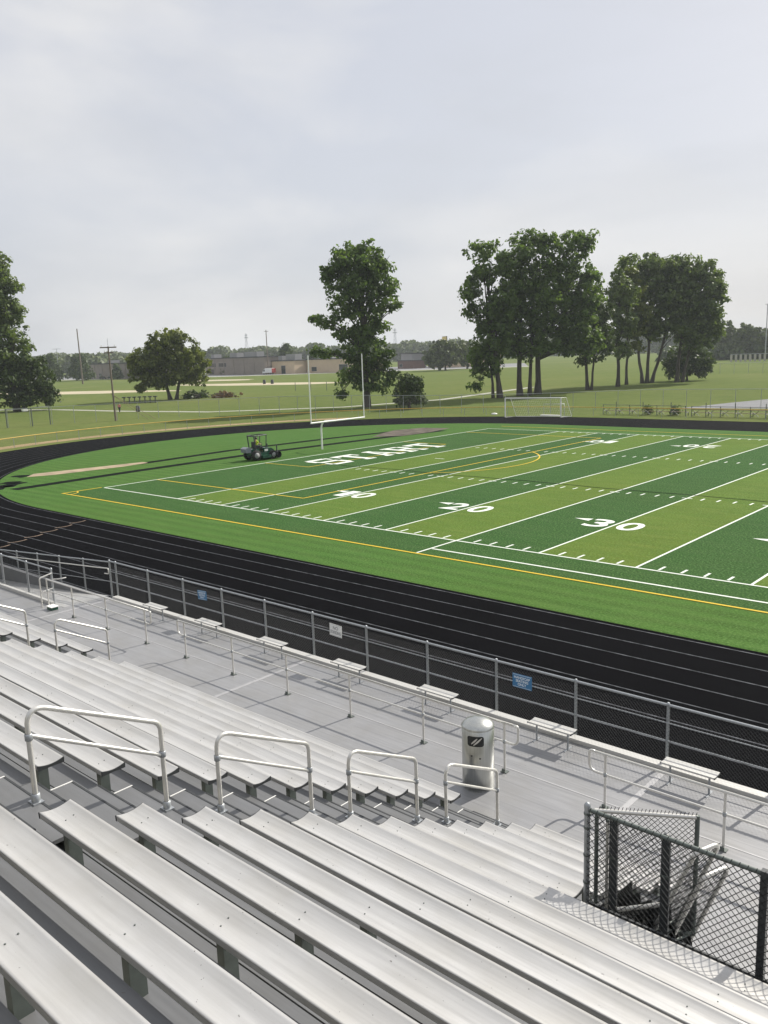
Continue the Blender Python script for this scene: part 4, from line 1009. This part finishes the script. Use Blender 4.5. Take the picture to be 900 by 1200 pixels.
for e in (3.6, 4.4): obj('guy_wire', MB().tube([(-73.0, 38.6, 4.2), (-73.0 + e * .67 * 1.5, 38.6 + e * .74 * 1.5, 0)], .035, 5), M['plank'], p)
upole('utility_pole', 'tall bare pole rising above the left treeline', -305.5, 161.8, 24, .35, (), (-.2, -.2))
upole('utility_pole', 'tall pole standing before the tan wall with the white truck', -299.1, 264.1, 23, .3, ((.8, 1.2),))
upole('light_pole', 'distant twin headed sports light on the left', -431.3, 216.4, 18, .2, ((.2, 2.4),), m='galv')
lp_ = upole('light_pole', 'single tall light pole against the sky at the far right edge', -84, 376, 25, .28, ((.3, 1.1),), m='galv')
for i, (u, v, h, lb) in enumerate(((-660, 545, 34, 'hazy transmission mast left of centre'), (-545, 650, 34, 'hazy transmission mast behind the goal post'), (-425, 690, 33, 'hazy transmission mast near the billboard'), (-395, 725, 40, 'hazy transmission mast left of the big tree group'), (-720, 470, 30, 'hazy transmission mast over the brown factory'))):
    t = thing('transmission_mast', lb, 'mast', (u, v, 0)); m_ = MB()
    for sx, sy in ((1, 1), (1, -1), (-1, 1), (-1, -1)): m_.tube([(u + sx * 2, v + sy * 2, 0), (u + sx * .3, v + sy * .3, h)], .16, 4)
    for k in range(1, 8):
        f = k / 8; q = 2 - 1.7 * f; m_.tube([(u - q, v - q, h * f), (u + q, v + q, h * (f + .1))], .1, 4).tube([(u + q, v - q, h * f), (u - q, v + q, h * (f + .1))], .1, 4)
    obj('lattice', m_, M['galv'], t); obj('crossarm', MB().box(u - 3, u + 3, v - .2, v + .2, h * .86, h * .88).box(u - 2.4, u + 2.4, v - .2, v + .2, h * .94, h * .955), M['galv'], t)

# buildings far behind: footprints aligned to the frontage running along (.66,.75)
def building(label, x0, y0, L, D, h, wallm, ang, windows=(), roofx=(), name='factory_building', bays=True):
    t = thing(name, label, 'building', (x0, y0, -.03), ang)
    obj('wall', MB().box(0, L, 0, D, 0, h), M[wallm], t, local=True)
    obj('roof', MB().box(-.4, L + .4, -.4, D + .4, h + .002, h + .5), M['roof'], t, local=True)
    for (a, b, hh) in roofx: obj('roof_unit', MB().box(a, b, 3, 8, h + .502, h + .5 + hh).box(a + .3, b - .3, 2.9, 2.98, h + .8, h + .3 + hh), M['grywall'], t, local=True)
    for (a, b, z0, z1) in windows:
        f = obj('window', MB().box(a - .15, b + .15, -.06, -.005, z0 - .15, z1 + .15), M['grywall'], t, local=True); obj('pane', MB().box(a, b, -.1, -.065, z0, z1), M['glass'], f, local=True)
    if bays:
        for k in range(1, int(L / 9)): obj('pilaster', MB().box(k * 9 - .2, k * 9 + .2, -.25, -.004, 0, h - .3), M[wallm], t, local=True)
    return t
A1 = math.atan2(.28, 1)
building('long low brown building left of the round tree', -412, 224, 70, 25, 8.2, 'brick', -.06, ((6, 9, 1, 3), (14, 17, 1, 3)), ((20, 24, 1.5), (48, 55, 2.0)))
building('brown grey factory with roof units right of the round tree', -356, 266, 54, 26, 9.0, 'brick', -.03, ((2, 10, 4.5, 6.5), (13, 20, 4.5, 6.5), (4, 8, .5, 3.2)), ((20, 26, 2.4), (33, 44, 2.6), (2, 5, 2)))
building('tan block building behind the white truck', -301, 268.5, 17.5, 22, 6.6, 'tan', .0, ((7.5, 10.5, .2, 4.2),), ((2, 5, 2.2), (8, 15, 3.0)), bays=False)
building('tan building with dark roof left of the lone tree', -282, 276, 32, 24, 6.8, 'tan', .22, ((3, 6, 1, 3), (20, 25, 1, 4)), ((6, 14, 3.4), (18, 22, 4.5)), bays=False)
building('pinkish tan building under the yellow billboard', -262, 352, 34, 25, 9.0, 'tan', -.20, ((9, 11, 2, 7), (18, 20, 2, 7)), ((3, 9, 2), (22, 30, 1.6)))
building('low dark red shed before the tan building', -271, 336, 16, 8, 4.2, 'redbr', -.3, ((2, 5, 1, 2.5),), (), 'shed', bays=False)
building('grey metal box building beside the dark red shed', -276, 345, 11, 10, 8.0, 'grywall', -.3, ((3, 5, .2, 3),), (), 'shed', bays=False)
building('white house peeking out above the left treeline', -470, 330, 9, 8, 11.0, 'truckw', .1, ((2, 4, 7, 9),), (), 'house', bays=False)
t = thing('billboard', 'pale yellow billboard standing over the distant tan building', 'billboard', (-262, 368, 0), -.62)
obj('face', MB().box(-4, 4, -.2, .2, 12.0, 17.2), M['bill'], t, local=True); obj('pole', MB().tube([(-2, .4, 0), (-2, .4, 12.2)], .35, 8).tube([(2, .4, 0), (2, .4, 12.2)], .35, 8), M['roof'], t, local=True); obj('frame', MB().box(-4.3, 4.3, .21, .5, 11.8, 17.4), M['roof'], t, local=True)
# truck and car
def wheel(t, x, y, r, wd):
    a = obj('wheel', MB().lathe((x, y - wd / 2, r), [(.001, 0), (r * .9, .0), (r, wd * .15), (r, wd * .85), (r * .9, wd), (.001, wd)], 16, 'y'), M['tyre'], t, local=True); obj('rim', MB().lathe((x, y - wd / 2 - .01, r), [(.001, 0), (r * .55, 0), (r * .55, .02)], 12, 'y'), M['grywall'], a, local=True)
t = thing('box_truck', 'white box truck with a red tail parked at the tan wall', 'truck', (-296.5, 262, -.015), .05)
obj('cargo_box', MB().box(-1.6, 3.6, -1.1, 1.1, .9, 3.3), M['truckw'], t, local=True)
obj('cab', MB().add([(x, y, zz) for y in (-1, 1) for x, zz in ((-3.6, .6), (-1.65, .6), (-1.65, 2.6), (-2.6, 2.6), (-3.2, 1.6), (-3.6, 1.5))], [(0, 1, 2, 3, 4, 5), (11, 10, 9, 8, 7, 6)] + [(i, i + 6, (i + 1) % 6 + 6, (i + 1) % 6) for i in range(6)]), M['truckw'], t, local=True)
obj('side_window', MB().add([(-2.5, -1.01, 2.45), (-1.8, -1.01, 2.45), (-1.8, -1.01, 1.6), (-3.05, -1.01, 1.6)], [(0, 1, 2, 3)]), M['glass'], t, local=True)
obj('tail_panel', MB().box(3.61, 4.4, -1.1, 1.1, .9, 3.1), M['redp'], t, local=True)
for x in (-2.6, 2.2):
    for y in (-1.0, 1.0): wheel(t, x, y, .45, .28)
def car(x, y, rot, label):
    t = thing('parked_car', label, 'car', (x, y, -.015), rot, 'cars parked by the long brown building')
    sec = [(-2.2, .35), (2.2, .35), (2.25, .7), (1.2, .95), (.5, 1.42), (-1.1, 1.45), (-1.9, 1.0), (-2.25, .9)]; n = len(sec)
    obj('body', MB().add([(a, yy, b) for yy in (-.85, .85) for a, b in sec], [tuple(range(n)), tuple(range(n, 2 * n))[::-1]] + [(i, i + n, (i + 1) % n + n, (i + 1) % n) for i in range(n)]), M['carp'], t, local=True)
    obj('side_window', MB().add([(1.0, -.856, .97), (.42, -.856, 1.36), (-1.05, -.856, 1.38), (-1.6, -.856, 1.0)], [(0, 1, 2, 3)]), M['glass'], t, local=True)
    for a in (-1.4, 1.4):
        for b in (-.8, .8): wheel(t, a, b, .32, .2)
    return t
c0 = car(-381, 220.5, .1, 'dark car parked left, before the long brown wall'); dup(c0, (-386.5, 218.5, -.015), .1, 'dark car parked further left before the long brown wall')
# small field furniture
t = thing('bench_rack', 'row of dark T shaped stands on the grass left of the round tree', 'rack', (-117, 71, 0))
for k in range(7): f = k / 6; x = -119.5 + 5.0 * f; y = 69.0 + 4.6 * f; q = obj('stand', MB().tube([(x, y, -.03), (x, y, 1.25)], .12, 6), M['dkpost'], t); obj('top', MB().obox((x, y, 1.35), (.28, .26, 0), (-.2, .22, 0), (0, 0, .12)), M['dkpost'], q)
obj('base_rail', MB().tube([(-119.5, 69, .1), (-114.5, 73.6, .1)], .06, 6), M['dkpost'], t)
def barrel(x, y, s, lb):
    t = thing('trash_barrel', lb, 'barrel', (x, y, -.03)); obj('body', MB().lathe((x, y, -.03), [(.38 * s, 0), (.42 * s, .1), (.42 * s, 1.0 * s), (.38 * s, 1.05 * s)], 14), M['dkpost'], t); obj('lid', MB().lathe((x, y, -.03), [(.44 * s, 1.05 * s), (.3 * s, 1.2 * s), (.001, 1.25 * s)], 14), M['black'], t)
barrel(-89.7, 53.6, .9, 'dark barrel beside the footpath near the utility pole')
barrel(-178.0, 158.5, 1.2, 'left of two small unidentified dark objects on the tan infield'); barrel(-174.5, 159, 1.2, 'right of two small unidentified dark objects on the tan infield')  # barrel shapes stand in for two small dark objects of unknown kind
t = thing('post_row', 'short row of thin stakes in the field left of the goal post', 'stakes', (-112, 122, 0))
for k in range(5): x = -119 + 4.2 * k; y = 119 + 1.6 * k; obj('stake', MB().tube([(x, y, -.03), (x, y, 2.3)], .07, 5), M['under'], t)

# ------------------------------------------------------------------ people
def skin_mesh(name, verts, edges, radii, m, parent, sub=2):
    me = bpy.data.meshes.new(name); me.from_pydata(verts, edges, []); o = bpy.data.objects.new(name, me); COL.objects.link(o)
    md = o.modifiers.new('s', 'SKIN'); sl = me.skin_vertices[0].data
    for i, r in enumerate(radii): sl[i].radius = (r, r) if not isinstance(r, tuple) else r
    sl[0].use_root = True
    if sub: o.modifiers.new('b', 'SUBSURF').levels = sub
    dg = bpy.context.evaluated_depsgraph_get(); dg.update(); m2 = bpy.data.meshes.new_from_object(o.evaluated_get(dg))
    o.modifiers.clear(); o.data = m2; m2.materials.clear(); m2.materials.append(m)
    for p in m2.polygons: p.use_smooth = True
    o.parent = parent; return o
def person(label, loc, rot, J, shirt, trousers, group=None):
    """J: joints pelvis, chest, neck, head, and l/r shoulder elbow hand hip knee foot; local, facing +X"""
    t = thing('person', label, 'person', loc, rot, group)
    V = []; E = []; Rd = []
    def addv(p, r, par=None):
        V.append(p); Rd.append(r)
        if par is not None: E.append((par, len(V) - 1))
        return len(V) - 1
    pe = addv(J['pelvis'], (.15, .12)); ch = addv(J['chest'], (.17, .12), pe); nk = addv(J['neck'], .06, ch)
    hd0 = addv(J['head'], .085, nk); top = Vector(J['head']) + Vector((0, 0, .13)); addv(tuple(top), .075, hd0)
    nose = addv(tuple(Vector(J['head']) + Vector((.10, 0, .02))), .018, hd0)
    for s in 'lr':
        sh = addv(J[s + 'sh'], .06, ch); el = addv(J[s + 'el'], .043, sh); ha = addv(J[s + 'ha'], .032, el)
        d = (Vector(J[s + 'ha']) - Vector(J[s + 'el'])).normalized(); side = d.cross(Vector((0, 0, 1))).normalized() if abs(d.z) < .95 else Vector((0, 1, 0))
        pm = addv(tuple(Vector(J[s + 'ha']) + d * .08), (.035, .02), ha)
        for i, ln in enumerate((.07, .08, .085, .075)):
            q = Vector(J[s + 'ha']) + d * .09 + side * (i - 1.5) * .019; k = addv(tuple(q + d * ln * .5), .008, pm); addv(tuple(q + d * ln * .8 + Vector((0, 0, -.03))), .007, k)
        addv(tuple(Vector(J[s + 'ha']) + d * .07 + side * .055), .009, ha)
        hp = addv(J[s + 'hp'], .085, pe); kn = addv(J[s + 'kn'], .06, hp); an = addv(J[s + 'ft'], .042, kn); addv(tuple(Vector(J[s + 'ft']) + Vector((.17, 0, -.03))), .035, an)
    body = skin_mesh('body', V, E, Rd, M['skin'], t, 1)
    sv = [J['pelvis'], J['chest'], tuple(Vector(J['neck']) - Vector((0, 0, .04)))]; se = [(0, 1), (1, 2)]; sr = [(.17, .14), (.195, .145), .085]
    for s in 'lr':
        i = len(sv); mid = tuple(Vector(J[s + 'sh']).lerp(Vector(J[s + 'el']), .75)); sv += [J[s + 'sh'], mid]; se += [(1, i), (i, i + 1)]; sr += [.08, .065]
    skin_mesh('shirt', sv, se, sr, shirt, t, 1)
    tv = [tuple(Vector(J['pelvis']) - Vector((0, 0, .02)))]; te = []; trr = [(.172, .14)]
    for s in 'lr': i = len(tv); tv += [J[s + 'hp'], J[s + 'kn'], tuple(Vector(J[s + 'ft']) + Vector((0, 0, .06)))]; te += [(0, i), (i, i + 1), (i + 1, i + 2)]; trr += [.105, .078, .06]
    skin_mesh('trousers', tv, te, trr, trousers, t, 1)
    h = J['head']; obj('hair', MB().lathe((h[0] - .012, h[1], h[2] + .04), [(.112, 0), (.112, .06), (.09, .13), (.05, .17), (.001, .185)], 14), M['hair'], t, local=True)
    for s in (-1, 1): obj('eye', MB().lathe((h[0] + .082, h[1] + s * .032, h[2] + .055), [(.001, -.012), (.011, -.006), (.011, .006), (.001, .012)], 8), M['black'], t, local=True)
    return t
stand = dict(pelvis=(0, 0, .95), chest=(.02, 0, 1.32), neck=(.03, 0, 1.52), head=(.05, 0, 1.63), lsh=(.02, .2, 1.42), lel=(-.06, .27, 1.14), lha=(.10, .25, .92), rsh=(.02, -.2, 1.42), rel=(.04, -.27, 1.15), rha=(.22, -.24, 1.0),
             lhp=(0, .1, .9), lkn=(.16, .1, .50), lft=(.10, .1, .08), rhp=(0, -.1, .9), rkn=(-.02, -.1, .48), rft=(-.22, -.1, .11))
person('person in a pink shirt walking on the path by the utility pole', (-90.6, 50.4, -.02), 2.2, stand, M['pink'], M['denim'])

# mower, facing local +X, driver on the seat
mx, my, mr = -11.6, 16.8, math.radians(84)
t = thing('riding_mower', 'green ride on turf machine with a roll bar canopy on the end zone', 'mower', (mx, my, .004), mr)
obj('chassis', MB().box(-1.15, 1.05, -.5, .5, .42, .60).box(-1.2, -.35, -.42, .42, .60, .98), M['grn'], t, local=True)
obj('hood', MB().add([(x, y, zz) for y in (-.42, .42) for x, zz in ((.15, .6), (1.2, .6), (1.22, .78), (.9, .98), (.15, 1.05))], [(0, 1, 2, 3, 4), (9, 8, 7, 6, 5)] + [(i, i + 5, (i + 1) % 5 + 5, (i + 1) % 5) for i in range(5)]), M['grn'], t, local=True)
for x, y, r in ((-.85, -.62, .46), (-.85, .62, .46), (.95, -.6, .38), (.95, .6, .38)): wheel(t, x, y, r, .32)
for y in (-.74, .74): obj('deck_side', MB().box(-.35, .55, y - .21, y + .21, .18, .42), M['grn'], t, local=True)
obj('front_broom', MB().lathe((1.42, -.85, .34), [(.30, 0), (.30, 1.7)], 14, 'y').tube([(1.05, -.4, .5), (1.42, -.8, .5)], .05, 6).tube([(1.05, .4, .5), (1.42, .8, .5)], .05, 6), M['dkpost'], t, local=True)
obj('front_guard', MB().tube([(1.28, -.75, .3), (1.28, -.75, 1.25)], .06, 6).tube([(1.28, .75, .3), (1.28, .75, 1.25)], .06, 6), M['dkpost'], t, local=True)
obj('grass_bag', MB().add([(x, y, zz) for y in (-.42, .42) for x, zz in ((-1.22, .72), (-1.22, 1.18), (-1.50, 1.22), (-1.78, 1.08), (-1.72, .74))], [(0, 1, 2, 3, 4), (9, 8, 7, 6, 5)] + [(i, i + 5, (i + 1) % 5 + 5, (i + 1) % 5) for i in range(5)]), M['graypl'], t, local=True)
obj('seat', MB().box(-.62, -.12, -.26, .26, .985, 1.10).box(-.72, -.60, -.26, .26, 1.10, 1.62), M['black'], t, local=True)
for y in (-.52, .52): obj('canopy_post', MB().tube(fillet([(-.75, y, .6), (-.92, y, 2.12), (-.5, y, 2.18)], .1), .055, 8), M['dkpost'], t, local=True)
obj('canopy_frame', MB().tube([(-.94, -.52, 2.14), (-.94, .52, 2.14)], .055, 8).tube([(-.94, -.52, 2.16), (.42, -.52, 2.19), (.42, .52, 2.19), (-.94, .52, 2.16)], .045, 8), M['dkpost'], t, local=True)
obj('front_canopy_post', MB().tube([(.40, -.5, 2.18), (.30, -.5, 1.0)], .045, 6).tube([(.40, .5, 2.18), (.30, .5, 1.0)], .045, 6), M['dkpost'], t, local=True)
obj('steering_wheel', MB().tube([(.30, 0, 1.0), (.12, 0, 1.32)], .03, 6).tube([(.10 + .17 * .5 * math.cos(a), .19 * math.sin(a), 1.34 + .17 * .8 * math.cos(a)) for a in np.linspace(0, 2 * PI, 15)], .02, 6), M['black'], t, local=True)
obj('headlamp', MB().box(1.205, 1.235, -.3, -.14, .66, .76).box(1.205, 1.235, .14, .3, .66, .76), M['white'], t, local=True)
obj('side_decal', MB().box(.2, .55, -.426, -.421, .72, .92), M['white'], t, local=True)
sit = dict(pelvis=(-.42, 0, 1.22), chest=(-.40, 0, 1.56), neck=(-.37, 0, 1.72), head=(-.34, 0, 1.80), lsh=(-.38, .2, 1.66), lel=(-.20, .27, 1.42), lha=(-.02, .19, 1.36), rsh=(-.38, -.2, 1.66), rel=(-.20, -.27, 1.42), rha=(-.02, -.19, 1.36),
           lhp=(-.40, .11, 1.19), lkn=(.05, .17, 1.16), lft=(.12, .17, .74), rhp=(-.40, -.11, 1.19), rkn=(.05, -.17, 1.16), rft=(.12, -.17, .74))
person('person in a yellow green safety shirt driving the green mower', (mx, my, .004), mr, sit, M['hivis'], M['denim'])

# ------------------------------------------------------------------ haze
hz = MB(); hz.box(-1500, 1500, -1500, 1500, -1.1, 46)
hm = bpy.data.materials.new('haze'); hm.use_nodes = True; hn = hm.node_tree
for n in list(hn.nodes):
    if n.type == 'BSDF_PRINCIPLED': hn.nodes.remove(n)
pv = hn.nodes.new('ShaderNodeVolumePrincipled'); pv.inputs['Color'].default_value = (.86, .92, 1, 1); pv.inputs['Density'].default_value = .00017; pv.inputs['Anisotropy'].default_value = .2
hn.links.new(pv.outputs[0], hn.nodes['Material Output'].inputs['Volume'])
ho = obj('haze', hz, hm); ho['kind'] = 'stuff'; tag(ho, 'thin morning haze over the distant fields', 'haze')
